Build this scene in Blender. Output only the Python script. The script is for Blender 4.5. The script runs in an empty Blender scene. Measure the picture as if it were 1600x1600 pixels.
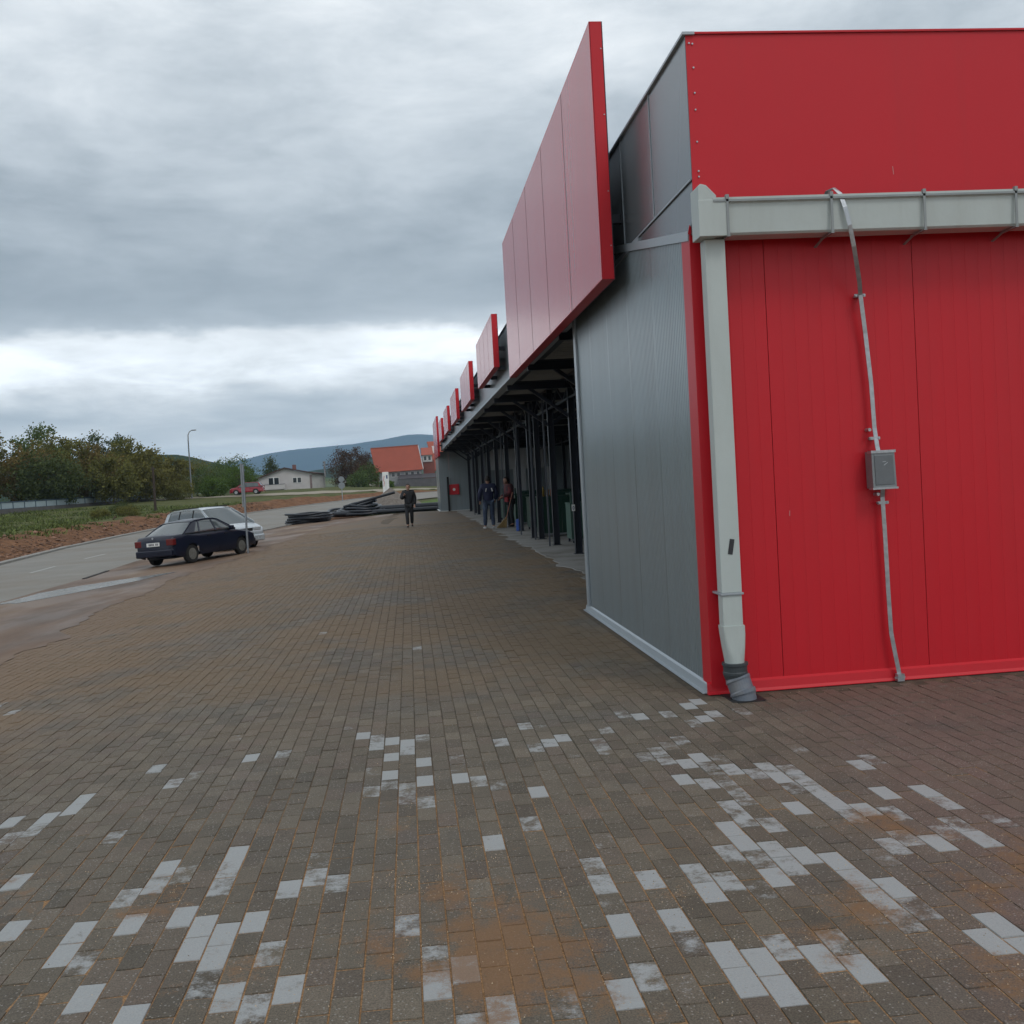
import bpy, bmesh, math, random
from mathutils import Vector, Matrix, noise
random.seed(7)
R_ = math.radians
sc = bpy.context.scene
COL = sc.collection

# ------------------------------------------------------------------ camera
cd = bpy.data.cameras.new('camera'); cam = bpy.data.objects.new('camera', cd); COL.objects.link(cam)
rows = ((0.99328814, 0.0585946, -0.09972636), (-0.10131909, 0.02486358, -0.99454323), (-0.05579531, 0.99797218, 0.03063345))
M = Matrix(rows).to_4x4(); M.translation = Vector((0, 0, 1.7))
cam.matrix_world = M
cd.sensor_width = 36; cd.sensor_fit = 'HORIZONTAL'; cd.lens = 36.0
cd.clip_start = 0.1; cd.clip_end = 20000
sc.camera = cam

# ------------------------------------------------------------------ world: overcast sky
SUN_EL, SUN_AZ = R_(52), R_(150)      # azimuth measured clockwise from +Y
w = bpy.data.worlds.new('World'); sc.world = w; w.use_nodes = True
nt = w.node_tree; N = nt.nodes; L = nt.links; N.clear()
def nd(t, **k):
    n = N.new(t)
    for a, b in k.items(): setattr(n, a, b)
    return n
out = nd('ShaderNodeOutputWorld'); bg = nd('ShaderNodeBackground'); bg.inputs[1].default_value = 0.1
sky = nd('ShaderNodeTexSky', sky_type='NISHITA', sun_disc=False, sun_elevation=SUN_EL, sun_rotation=SUN_AZ)
tc = nd('ShaderNodeTexCoord'); sep = nd('ShaderNodeSeparateXYZ'); L.new(tc.outputs['Generated'], sep.inputs[0])
def mth(op, a, b=None, c=None, clamp=False):
    n = nd('ShaderNodeMath', operation=op); n.use_clamp = clamp
    for i, v in enumerate((a, b, c)):
        if v is None: continue
        if isinstance(v, (int, float)): n.inputs[i].default_value = v
        else: L.new(v, n.inputs[i])
    return n.outputs[0]
zz = mth('MAXIMUM', sep.outputs[2], 0.0)
den = mth('ADD', zz, 0.10)
u = mth('DIVIDE', sep.outputs[0], den); v = mth('DIVIDE', sep.outputs[1], den)
cmb = nd('ShaderNodeCombineXYZ'); L.new(u, cmb.inputs[0]); L.new(v, cmb.inputs[1])
def noi(vec, scale, detail, rough, dist=0.0, off=0.0):
    mp = nd('ShaderNodeMapping'); mp.inputs['Location'].default_value = (off, off * .7, off * .3); L.new(vec, mp.inputs[0])
    n = nd('ShaderNodeTexNoise'); n.inputs['Scale'].default_value = scale; n.inputs['Detail'].default_value = detail
    n.inputs['Roughness'].default_value = rough; n.inputs['Distortion'].default_value = dist
    L.new(mp.outputs[0], n.inputs['Vector']); return n.outputs[0]
n1 = noi(cmb.outputs[0], 0.45, 7, .55, .3, 3.1)
n2 = noi(cmb.outputs[0], 1.5, 7, .6, .5, 7.7)
n3 = noi(cmb.outputs[0], 0.9, 3, .5, .2, 1.7)
mpd = nd('ShaderNodeMapping'); mpd.inputs['Scale'].default_value = (1, 1, 3.0); L.new(tc.outputs['Generated'], mpd.inputs[0])
n4 = noi(mpd.outputs[0], 3.2, 6, .58, .4, 2.2)
n5 = noi(mpd.outputs[0], 7.5, 9, .62, .25, 5.4)
zw = mth('ADD', zz, mth('MULTIPLY', mth('SUBTRACT', n4, .5), .075))
zw = mth('ADD', mth('ADD', zw, mth('MULTIPLY', mth('SUBTRACT', n5, .5), .045)), mth('MULTIPLY', sep.outputs[0], -.02))
cr = nd('ShaderNodeValToRGB'); cr.color_ramp.interpolation = 'B_SPLINE'
prof = [(0, 1.0), (.035, 1.0), (.055, .88), (.078, .50), (.100, .70), (.118, .88), (.148, .92), (.160, .42), (.19, .30), (.235, .35), (.29, .46), (.37, .58), (.46, .66), (.7, .62), (1, .60)]
el = cr.color_ramp.elements
while len(el) > 1: el.remove(el[-1])
el[0].position = 0; el[0].color = (prof[0][1],) * 3 + (1,)
for p, q in prof[1:]:
    e = el.new(p); e.color = (q, q, q, 1)
L.new(zw, cr.inputs[0])
bw = nd('ShaderNodeRGBToBW'); L.new(cr.outputs[0], bw.inputs[0])
amp = mth('ADD', mth('MULTIPLY', mth('SUBTRACT', n1, .5), .8), mth('MULTIPLY', mth('SUBTRACT', n2, .5), .8))
amp = mth('ADD', amp, mth('MULTIPLY', mth('SUBTRACT', n4, .5), .32))
amp = mth('ADD', amp, mth('MULTIPLY', mth('SUBTRACT', n5, .5), .75))
gap = mth('MULTIPLY', mth('POWER', bw.outputs[0], 4.0), mth('ADD', .15, mth('ADD', mth('MULTIPLY', mth('SUBTRACT', n3, .40), 3.0), mth('MULTIPLY', sep.outputs[0], -.8)), clamp=True))
lum = mth('MULTIPLY', mth('ADD', bw.outputs[0], mth('MULTIPLY', gap, .4)), mth('ADD', 1.0, amp))
lum = mth('MINIMUM', mth('MAXIMUM', lum, .2), 1.2)
# colour: dark cloud bluish grey, bright cloud near white
mixc = nd('ShaderNodeMix', data_type='RGBA'); L.new(mth('MULTIPLY', mth('SUBTRACT', lum, .3), 2.0, clamp=True), mixc.inputs[0])
mixc.inputs[6].default_value = (.86, .99, 1.10, 1); mixc.inputs[7].default_value = (.955, 1.0, 1.03, 1)
vm = nd('ShaderNodeVectorMath', operation='SCALE'); L.new(mixc.outputs[2], vm.inputs[0]); L.new(mth('MULTIPLY', lum, 10.0), vm.inputs['Scale'])
mixs = nd('ShaderNodeMix', data_type='RGBA'); mixs.inputs[0].default_value = .95
L.new(sky.outputs[0], mixs.inputs[6]); L.new(vm.outputs[0], mixs.inputs[7])
L.new(mixs.outputs[2], bg.inputs[0]); L.new(bg.outputs[0], out.inputs[0])

# ------------------------------------------------------------------ sun behind the overcast
sd = bpy.data.lights.new('sun', 'SUN'); sun = bpy.data.objects.new('sun', sd); COL.objects.link(sun)
sd.energy = 0.6; sd.angle = R_(16); sd.color = (1, .97, .93)
dsun = Vector((math.sin(SUN_AZ) * math.cos(SUN_EL), math.cos(SUN_AZ) * math.cos(SUN_EL), math.sin(SUN_EL)))
sun.rotation_euler = (-dsun).to_track_quat('-Z', 'Y').to_euler()
sc.view_settings.view_transform = 'Standard'; sc.view_settings.look = 'None'
sc.view_settings.exposure = 0.38; sc.view_settings.gamma = 1; sc.view_settings.use_curve_mapping = False
try:
    sc.cycles.volume_bounces = 0; sc.cycles.max_bounces = 8
except Exception: pass

# ================================================================== materials
MATS = {}
def mat(name, col, rough=.6, metal=0.0, var=.12, scale=6.0, bump=0.0, bscale=40.0, coat=0.0, island=0.0, rvar=.1, spec=.5, stain=None, sstr=.0, sscale=1.5, obj=False, trans=0.0, smap=(1, 1, 1)):
    if name in MATS: return MATS[name]
    m = bpy.data.materials.new(name); m.use_nodes = True; t = m.node_tree; n = t.nodes; l = t.links
    b = n['Principled BSDF']; b.inputs['Metallic'].default_value = metal; b.inputs['Roughness'].default_value = rough
    b.inputs['Coat Weight'].default_value = coat; b.inputs['Coat Roughness'].default_value = .12
    b.inputs['Specular IOR Level'].default_value = spec
    g = n.new('ShaderNodeTexCoord'); 
    tx = n.new('ShaderNodeTexNoise'); tx.inputs['Scale'].default_value = scale; tx.inputs['Detail'].default_value = 6; tx.inputs['Roughness'].default_value = .6
    gp = n.new('ShaderNodeNewGeometry')
    vec = g.outputs['Object'] if obj else gp.outputs['Position']
    l.new(vec, tx.inputs['Vector'])
    def M_(op, a, b_):
        q = n.new('ShaderNodeMath'); q.operation = op
        for i, v_ in enumerate((a, b_)):
            if isinstance(v_, (int, float)): q.inputs[i].default_value = v_
            else: l.new(v_, q.inputs[i])
        return q.outputs[0]
    f = M_('ADD', M_('MULTIPLY', M_('SUBTRACT', tx.outputs[0], .5), var * 4), 1.0)
    if island:
        f = M_('MULTIPLY', f, M_('ADD', M_('MULTIPLY', M_('SUBTRACT', gp.outputs['Random Per Island'], .5), island * 2), 1.0))
    f = M_('MAXIMUM', f, .05)
    sv = n.new('ShaderNodeVectorMath'); sv.operation = 'SCALE'; sv.inputs[0].default_value = col; l.new(f, sv.inputs['Scale'])
    colout = sv.outputs[0]
    if stain:
        t2 = n.new('ShaderNodeTexNoise'); t2.inputs['Scale'].default_value = sscale; t2.inputs['Detail'].default_value = 8; t2.inputs['Roughness'].default_value = .65
        mp2 = n.new('ShaderNodeMapping'); mp2.inputs['Scale'].default_value = smap; l.new(vec, mp2.inputs[0]); l.new(mp2.outputs[0], t2.inputs['Vector'])
        mr = n.new('ShaderNodeMapRange'); mr.inputs[1].default_value = .45; mr.inputs[2].default_value = .65; mr.inputs[4].default_value = sstr; l.new(t2.outputs[0], mr.inputs[0])
        mx = n.new('ShaderNodeMix'); mx.data_type = 'RGBA'; l.new(mr.outputs[0], mx.inputs[0]); l.new(colout, mx.inputs[6]); mx.inputs[7].default_value = tuple(stain) + (1,)
        colout = mx.outputs[2]
    l.new(colout, b.inputs['Base Color'])
    l.new(M_('ADD', M_('MULTIPLY', M_('SUBTRACT', tx.outputs[0], .5), rvar), rough), b.inputs['Roughness'])
    if bump:
        t3 = n.new('ShaderNodeTexNoise'); t3.inputs['Scale'].default_value = bscale; t3.inputs['Detail'].default_value = 5; l.new(vec, t3.inputs['Vector'])
        bp = n.new('ShaderNodeBump'); bp.inputs['Strength'].default_value = bump; bp.inputs['Distance'].default_value = 1.0 / bscale; l.new(t3.outputs[0], bp.inputs['Height']); l.new(bp.outputs[0], b.inputs['Normal'])
    if trans:
        b.inputs['Transmission Weight'].default_value = trans
    MATS[name] = m
    return m
red = mat('red_sheet', (.56, .012, .022), .40, 0, .015, 1.3, .012, 1.2, rvar=.05, spec=.35, stain=(.36, .03, .032), sstr=.12, sscale=5, smap=(1, 1, .05))
redglos = mat('red_cassette', (.56, .012, .024), .22, 0, .01, 1.0, .003, 1.0, coat=.08, rvar=.02, stain=(.42, .02, .03), sstr=.25, sscale=4, smap=(1, 1, .06))
grey = mat('grey_sheet', (.235, .275, .29), .30, .25, .012, .7, .004, 1.2, coat=.1, rvar=.02, stain=(.19, .205, .21), sstr=.35, sscale=5, smap=(1, 1, .05))
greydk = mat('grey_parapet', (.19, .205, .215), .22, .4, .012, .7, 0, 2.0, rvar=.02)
greytrim = mat('grey_trim', (.36, .40, .43), .35, .2, .02, 3, 0, 20, rvar=.03)
pvcw = mat('gutter_offwhite', (.47, .52, .50), .45, 0, .05, 2, .03, 20, stain=(.33, .34, .30), sstr=.2, sscale=6, smap=(1, 1, .2))
pvcg = mat('pvc_grey', (.13, .15, .18), .4, 0, .06, 8, .03, 60, stain=(.25, .22, .18), sstr=.3, sscale=9)
pvcd = mat('pvc_collar', (.045, .055, .06), .5, 0, .1, 8, .03, 60)
galv = mat('galvanised', (.42, .44, .46), .38, .75, .25, 22, .08, 90, rvar=.3)
galvd = mat('galvanised_box', (.24, .26, .27), .42, .5, .12, 16, .05, 60)
steel = mat('dark_steel', (.018, .023, .036), .42, .1, .12, 3, .03, 30)
steelg = mat('steel_edge', (.10, .11, .13), .45, .3, .12, 3)
black = mat('black_rubber', (.012, .012, .013), .7, 0, .15, 12, .1, 60)
soffit = mat('soffit_sheet', (.34, .34, .33), .6, 0, .15, 2)
white = mat('white_paint', (.72, .72, .70), .6, 0, .06, 4)
tape = mat('black_tape', (.03, .03, .035), .5, 0, .3, 30)
pipeblk = mat('black_pipe', (.012, .015, .022), .33, 0, .1, 5, .03, 30, rvar=.1)
green = mat('green_stall', (.012, .05, .035), .4, 0, .12, 4)
greenl = mat('green_stall_pale', (.05, .115, .09), .45, 0, .12, 4)
conc = mat('concrete_floor', (.27, .265, .25), .75, 0, .2, 1.8, .3, 30, stain=(.12, .105, .085), sstr=.8, sscale=.9)
roadm = mat('road_concrete', (.205, .192, .168), .72, 0, .16, .9, .4, 12, stain=(.17, .135, .10), sstr=.6, sscale=.22)
kerbm = mat('kerb_concrete', (.24, .23, .21), .8, 0, .15, 2, .3, 30)
paintw = mat('road_paint', (.36, .36, .34), .7, 0, .4, 9)
glass = mat('car_glass', (.045, .058, .060), .08, 0, .05, 4, coat=.5, spec=.8)
winglass = mat('window_glass', (.03, .035, .04), .12, 0, .1, 4)
tyre = mat('tyre', (.015, .015, .015), .8, 0, .2, 30, .2, 60)
rimm = mat('wheel_cover', (.23, .23, .21), .5, .4, .15, 20)
leafm = {}

# ================================================================== mesh helpers
class MB:
    def __init__(s): s.v = []; s.f = []
    def add(s, vs, fs):
        o = len(s.v); s.v += [tuple(q) for q in vs]; s.f += [tuple(i + o for i in q) for q in fs]; return s
    def box(s, x0, x1, y0, y1, z0, z1):
        return s.add([(x0, y0, z0), (x1, y0, z0), (x1, y1, z0), (x0, y1, z0), (x0, y0, z1), (x1, y0, z1), (x1, y1, z1), (x0, y1, z1)],
                     [(3, 2, 1, 0), (4, 5, 6, 7), (0, 1, 5, 4), (1, 2, 6, 5), (2, 3, 7, 6), (3, 0, 4, 7)])
    def bar(s, a, b, wx, wy=None, up=(0, 0, 1)):
        a = Vector(a); b = Vector(b); d = (b - a).normalized(); wy = wy or wx
        upv = Vector(up)
        if abs(d.dot(upv)) > .98: upv = Vector((0, 1, 0))
        e1 = d.cross(upv).normalized() * wx / 2; e2 = e1.cross(d).normalized() * wy / 2
        vs = [p + q for p in (a, b) for q in (-e1 - e2, e1 - e2, e1 + e2, -e1 + e2)]
        return s.add(vs, [(3, 2, 1, 0), (4, 5, 6, 7), (0, 1, 5, 4), (1, 2, 6, 5), (2, 3, 7, 6), (3, 0, 4, 7)])
    def prism(s, poly, axis, a, b):
        n = len(poly); vs = []
        for t in (a, b):
            for p, q in poly:
                vs.append({'x': (t, p, q), 'y': (p, t, q), 'z': (p, q, t)}[axis])
        fs = [tuple(range(n - 1, -1, -1)), tuple(range(n, 2 * n))] + [(i, (i + 1) % n, (i + 1) % n + n, i + n) for i in range(n)]
        return s.add(vs, fs)
    def tube(s, pts, rads, seg=8, cap=True):
        pts = [Vector(p) for p in pts]
        if isinstance(rads, (int, float)): rads = [rads] * len(pts)
        o = len(s.v); prev = None
        for i, p in enumerate(pts):
            d = (pts[min(i + 1, len(pts) - 1)] - pts[max(i - 1, 0)]).normalized()
            if prev is None:
                a = Vector((0, 0, 1)) if abs(d.z) < .9 else Vector((1, 0, 0))
                e1 = d.cross(a).normalized()
            else:
                e1 = (prev - d * prev.dot(d)).normalized()
            e2 = d.cross(e1); prev = e1
            for k in range(seg):
                an = 2 * math.pi * k / seg
                s.v.append(tuple(p + (e1 * math.cos(an) + e2 * math.sin(an)) * rads[i]))
        for i in range(len(pts) - 1):
            for k in range(seg):
                a = o + i * seg + k; b = o + i * seg + (k + 1) % seg
                s.f.append((a, b, b + seg, a + seg))
        if cap:
            s.f.append(tuple(o + k for k in range(seg - 1, -1, -1))); s.f.append(tuple(o + (len(pts) - 1) * seg + k for k in range(seg)))
        return s
    def mesh(s, name, m=None, smooth=False):
        me = bpy.data.meshes.new(name); me.from_pydata(s.v, [], s.f)
        if m: me.materials.append(m)
        if smooth: me.polygons.foreach_set('use_smooth', [True] * len(me.polygons))
        me.update(); return me
def link(name, me, parent=None, loc=None):
    o = bpy.data.objects.new(name, me); COL.objects.link(o)
    if parent: o.parent = parent
    if loc: o.location = loc
    return o
def part(name, mb, m, parent=None, smooth=False, bevel=0.0, fixn=True, seg=2):
    me = mb.mesh(name, m, smooth)
    if fixn:
        bm = bmesh.new(); bm.from_mesh(me); bmesh.ops.recalc_face_normals(bm, faces=bm.faces); bm.to_mesh(me); bm.free()
    o = link(name, me, parent)
    if bevel:
        b = o.modifiers.new('bevel', 'BEVEL'); b.width = bevel; b.segments = seg; b.limit_method = 'ANGLE'; b.angle_limit = R_(40)
    return o
def thing(name, label, cat, loc=(0, 0, 0), rz=0, group=None):
    o = link(name, None, None, loc); o.rotation_euler = (0, 0, rz); o.empty_display_size = .2
    return tag(o, label, cat, group)
def tag(o, label=None, cat=None, group=None, kind=None):
    if label: o['label'] = label
    if cat: o['category'] = cat
    if group: o['group'] = group
    if kind: o['kind'] = kind
    return o
def copy_tree(o, parent=None):
    c = o.copy(); COL.objects.link(c); c.parent = parent
    for ch in list(o.children): copy_tree(ch, c)
    return c
def interp(x, xs, ys):
    if x <= xs[0]: return ys[0]
    for i in range(1, len(xs)):
        if x <= xs[i]:
            t = (x - xs[i - 1]) / (xs[i] - xs[i - 1]); return ys[i - 1] + t * (ys[i] - ys[i - 1])
    return ys[-1]
def sstep(x, a, b):
    t = min(max((x - a) / (b - a), 0), 1); return t * t * (3 - 2 * t)

# ================================================================== ground shape
def base_z(Y): return interp(Y, [0, 65, 100, 130, 170, 250, 500, 900], [0, 0, .25, .5, 1.2, 1.5, 4, 8])
def zg(X, Y):
    return base_z(Y) - .05 * min(max(-X - 1, 0), 9) * interp(Y, [0, 60, 130, 200], [1, 1, .4, .2])
FAR = [(-14.4, -60), (-14.6, 10), (-15.0, 30), (-15.7, 41), (-17.2, 53.5), (-17.9, 65), (-17.6, 76), (-16.6, 90), (-14.9, 102), (-13, 112), (-10, 124), (-7, 132), (-1, 140), (8, 146), (30, 150), (90, 152)]
NEAR = [(-9.0, -60), (-9.0, 10), (-9.3, 24), (-9.3, 30), (-9.7, 36), (-10, 41), (-9.6, 46), (-8.5, 57.7), (-7.2, 66), (-5.2, 76), (-3.0, 88), (-1, 100), (2.5, 111), (9, 117), (30, 121), (90, 123)]
PAVE = [(-5.0, -60), (-5.2, 5), (-5.4, 13.7), (-5.6, 17), (-5.9, 20), (-6.05, 24.5), (-5.8, 28), (-5.35, 34), (-5.25, 41), (-4.3, 54), (-1.8, 61), (0.5, 65)]
def xat(poly, Y):
    return interp(Y, [p[1] for p in poly], [p[0] for p in poly])
def bankd(X, Y):          # distance beyond the far road edge
    best = 1e9; side = 1
    for (x0, y0), (x1, y1) in zip(FAR, FAR[1:]):
        dx, dy = x1 - x0, y1 - y0; t = max(0, min(1, ((X - x0) * dx + (Y - y0) * dy) / (dx * dx + dy * dy)))
        qx, qy = X - x0 - t * dx, Y - y0 - t * dy; d = qx * qx + qy * qy
        if d < best: best = d; side = 1 if dx * qy - dy * qx > 0 else -1
    return math.sqrt(best) * side
def terr(X, Y):
    z = zg(X, Y) - .10
    d = bankd(X, Y)
    if d > -1.5:
        k = interp(X, [-12, -4, 4], [1, .55, .15])
        r = noise.fractal(Vector((X * .35, Y * .35, 1.3)), 1.0, 2.0, 5)
        z += .10 * sstep(d, 0, .5) + k * ((.72 - .30 * sstep(d, 4.5, 10) * (1 - sstep(Y, 95, 125))) * sstep(d, .3, 3.6) + .42 * sstep(d, 6, 26)) + r * .22 * sstep(d, .3, 2) * (1 - .7 * sstep(d, 6, 20))
    return z

def sheet(name, left, right, ys, nx, zoff, m, zf=zg, ripple=0):
    mb = MB(); n = nx + 1
    for y in ys:
        a, b = left(y), right(y)
        for i in range(n):
            x = a + (b - a) * i / nx
            mb.v.append((x, y, zf(x, y) + zoff + (noise.noise(Vector((x * .4, y * .4, 5))) * ripple if ripple else 0)))
    for j in range(len(ys) - 1):
        for i in range(nx):
            a = j * n + i; mb.f.append((a, a + 1, a + n + 1, a + n))
    o = part(name, mb, m, smooth=True, fixn=False); tag(o, kind='structure'); return o
def frange(a, b, s):
    r = []; 
    while a < b - 1e-6: r.append(a); a += s
    r.append(b); return r

# ---- ground material: red dirt on the bank, grass above
def ground_mat():
    m = bpy.data.materials.new('bank_ground'); m.use_nodes = True; t = m.node_tree; n = t.nodes; l = t.links; b = n['Principled BSDF']; b.inputs['Roughness'].default_value = .95
    b.inputs['Specular IOR Level'].default_value = .15
    g = n.new('ShaderNodeNewGeometry'); at = n.new('ShaderNodeAttribute'); at.attribute_name = 'dirt'
    def nz(s, d=8, r=.65):
        q = n.new('ShaderNodeTexNoise'); q.inputs['Scale'].default_value = s; q.inputs['Detail'].default_value = d; q.inputs['Roughness'].default_value = r; l.new(g.outputs['Position'], q.inputs['Vector']); return q.outputs[0]
    def ramp(f, c0, c1, p0=.3, p1=.7):
        q = n.new('ShaderNodeValToRGB'); q.color_ramp.elements[0].position = p0; q.color_ramp.elements[1].position = p1
        q.color_ramp.elements[0].color = c0 + (1,); q.color_ramp.elements[1].color = c1 + (1,); l.new(f, q.inputs[0]); return q.outputs[0]
    dirt = ramp(nz(1.6), (.085, .042, .022), (.25, .125, .065)); grass = ramp(nz(.5), (.055, .068, .022), (.12, .12, .045))
    mm = n.new('ShaderNodeMath'); mm.operation = 'ADD'; l.new(at.outputs['Fac'], mm.inputs[0])
    m2 = n.new('ShaderNodeMath'); m2.operation = 'MULTIPLY_ADD'; l.new(nz(.8), m2.inputs[0]); m2.inputs[1].default_value = 1.6; m2.inputs[2].default_value = -.8; l.new(m2.outputs[0], mm.inputs[1])
    mr = n.new('ShaderNodeMapRange'); mr.inputs[1].default_value = .4; mr.inputs[2].default_value = .6; l.new(mm.outputs[0], mr.inputs[0])
    mx = n.new('ShaderNodeMix'); mx.data_type = 'RGBA'; l.new(mr.outputs[0], mx.inputs[0]); l.new(grass, mx.inputs[6]); l.new(dirt, mx.inputs[7]); l.new(mx.outputs[2], b.inputs['Base Color'])
    bp = n.new('ShaderNodeBump'); bp.inputs['Strength'].default_value = .9; bp.inputs['Distance'].default_value = .15; l.new(nz(2.5), bp.inputs['Height']); l.new(bp.outputs[0], b.inputs['Normal'])
    return m
gm = ground_mat()
def grid_ground(name, xs, ys, zf, m, attr=True):
    mb = MB(); n = len(xs); vals = []
    for y in ys:
        for x in xs:
            mb.v.append((x, y, zf(x, y)))
            if attr:
                d = bankd(x, y); vals.append((1 - sstep(d, 2.6, 5.5)) if d > -1 else .0 if Y_R(x, y) else .9)
    for j in range(len(ys) - 1):
        for i in range(n - 1):
            a = j * n + i; mb.f.append((a, a + 1, a + n + 1, a + n))
    me = mb.mesh(name, m, True)
    if attr:
        at = me.attributes.new('dirt', 'FLOAT', 'POINT'); at.data.foreach_set('value', vals)
    o = link(name, me); tag(o, kind='structure'); return o
def Y_R(x, y): return y > 68 and x > -4
xs = frange(-150, -60, 6) + frange(-58, -24, 1.2)[0:] + frange(-23.4, -8, .45) + frange(-7, 30, 1.5) + frange(34, 130, 8)
ys = frange(-60, 20, 6) + frange(21, 66, .55) + frange(67, 150, .9) + frange(152, 260, 4)
grid_ground('terrain', xs, ys, terr, gm)
# far plain out to the hills
mb = MB()
ff = bpy.data.materials.new('far_fields'); ff.use_nodes = True
_n = ff.node_tree.nodes; _l = ff.node_tree.links; _b = _n['Principled BSDF']; _b.inputs['Roughness'].default_value = .95
_g = _n.new('ShaderNodeNewGeometry'); _q = _n.new('ShaderNodeTexVoronoi'); _q.inputs['Scale'].default_value = .006; _l.new(_g.outputs['Position'], _q.inputs['Vector'])
_r = _n.new('ShaderNodeValToRGB'); _l.new(_q.outputs['Color'], _r.inputs[0]); _r.color_ramp.elements[0].color = (.03, .055, .018, 1); _r.color_ramp.elements[1].color = (.11, .13, .045, 1); _l.new(_r.outputs[0], _b.inputs['Base Color'])
X_ = [-9000, -4000, -2000, -900, -400, -150, 0, 130, 400, 900, 2000, 4000, 9000]; Y_ = [258, 400, 600, 900, 1500, 2500, 5000, 9000]
for y in Y_:
    for x in X_: mb.v.append((x, y, base_z(y) - .3))
for j in range(len(Y_) - 1):
    for i in range(len(X_) - 1):
        a = j * len(X_) + i; mb.f.append((a, a + 1, a + len(X_) + 1, a + len(X_)))
for (x0, x1) in ((-9000, -149), (129, 9000)):
    mb.add([(x0, -900, -.8), (x1, -900, -.8), (x1, 259, -.8 if x0 < 0 else .6), (x0, 259, -.8)], [(0, 1, 2, 3)])
mb.add([(-149, -900, -.9), (129, -900, -.9), (129, -59, -.9), (-149, -59, -.9)], [(0, 1, 2, 3)])
tag(part('far_fields', mb, ff, fixn=False), kind='structure')

# ---- road, muddy lane, kerbs
def ribbon(name, A, B, n, zoff, m, y0=-1e9):
    mb = MB(); pts = []
    for i in range(len(A) - 1):
        k = 8
        for j in range(k): 
            t = j / k
            pts.append(((A[i][0] + (A[i+1][0]-A[i][0])*t, A[i][1] + (A[i+1][1]-A[i][1])*t), (B[i][0] + (B[i+1][0]-B[i][0])*t, B[i][1] + (B[i+1][1]-B[i][1])*t)))
    pts.append((A[-1], B[-1]))
    for a, b in pts:
        for i in range(n + 1):
            x = a[0] + (b[0]-a[0])*i/n; y = a[1] + (b[1]-a[1])*i/n
            mb.v.append((x, y, zg(x, y) + zoff))
    for j in range(len(pts) - 1):
        for i in range(n):
            a = j*(n+1)+i; mb.f.append((a, a+1, a+n+2, a+n+1))
    o = part(name, mb, m, smooth=True, fixn=False); tag(o, kind='structure'); return o
# make FAR and NEAR the same length for the ribbon
ribbon('road', FAR, NEAR, 10, 0, roadm)
def kerb(name, poly, w0, w1, h, y0, y1, m):
    mb = MB(); P = []
    for (a, b) in zip(poly, poly[1:]):
        n = max(1, int((Vector(b) - Vector(a)).length / 1.0))
        for j in range(n):
            q = Vector(a).lerp(Vector(b), j / n)
            if y0 <= q.y <= y1: P.append((q, (Vector(b) - Vector(a)).normalized()))
    for q, d in P:
        nn = Vector((-d.y, d.x)); o = len(mb.v)
        for wv, hz in ((w0, -.12), (w0, h), (w1, h), (w1, -.12)):
            p = q + nn * wv; mb.v.append((p.x, p.y, zg(q.x, q.y) + hz + .015 * noise.noise(Vector((p.x, p.y, 0)))))
    for j in range(len(P) - 1):
        for i in range(3):
            a = j * 4 + i; mb.f.append((a, a + 4, a + 5, a + 1))
    o = part(name, mb, m); tag(o, kind='structure'); return o
kerb('far_kerb', FAR, .0, .35, .08, 8, 150, kerbm)
kerb('near_kerb', NEAR, -.10, .0, .03, 29.5, 33, mat('kerb_dark', (.035, .03, .028), .8, 0, .3, 4))
kerb('near_kerb', NEAR, -.16, .0, .08, 50, 82, kerbm)
mudm = bpy.data.materials.new('wet_mud'); mudm.use_nodes = True
def _mud():
    t = mudm.node_tree; n = t.nodes; l = t.links; b = n['Principled BSDF']
    g = n.new('ShaderNodeNewGeometry')
    mp = n.new('ShaderNodeMapping'); mp.inputs['Scale'].default_value = (1, .4, 1); l.new(g.outputs['Position'], mp.inputs[0])
    def nz(s, d=7, r=.6):
        q = n.new('ShaderNodeTexNoise'); q.inputs['Scale'].default_value = s; q.inputs['Detail'].default_value = d; q.inputs['Roughness'].default_value = r; l.new(mp.outputs[0], q.inputs['Vector']); return q.outputs[0]
    r = n.new('ShaderNodeValToRGB'); e = r.color_ramp.elements
    e[0].position = .3; e[0].color = (.085, .055, .036, 1); e[1].position = .72; e[1].color = (.20, .135, .08, 1); q = e.new(.5); q.color = (.145, .088, .054, 1)
    l.new(nz(.55), r.inputs[0]); l.new(r.outputs[0], b.inputs['Base Color'])
    mr = n.new('ShaderNodeMapRange'); mr.inputs[1].default_value = .4; mr.inputs[2].default_value = .6; mr.inputs[3].default_value = .5; mr.inputs[4].default_value = .9; l.new(nz(.45), mr.inputs[0]); l.new(mr.outputs[0], b.inputs['Roughness'])
    bp = n.new('ShaderNodeBump'); bp.inputs['Strength'].default_value = .3; bp.inputs['Distance'].default_value = .02; l.new(nz(9), bp.inputs['Height']); l.new(bp.outputs[0], b.inputs['Normal'])
_mud()
sheet('mud_lane', lambda y: xat(NEAR, y) - .05, lambda y: xat(PAVE, y) + max(.14, .35 + .35 * noise.noise(Vector((y * .25, 3, 1))) + .25 * noise.noise(Vector((y * 3.1, 1, 1))) + .35 * noise.noise(Vector((y * .9, 7, 1)))), frange(-60, 10, 5) + frange(11, 66, .3), 24, .0, mudm, zf=lambda x, y: zg(x, y) + .006 + .024 * sstep(x - xat(PAVE, y), -.5, 0))
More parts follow.
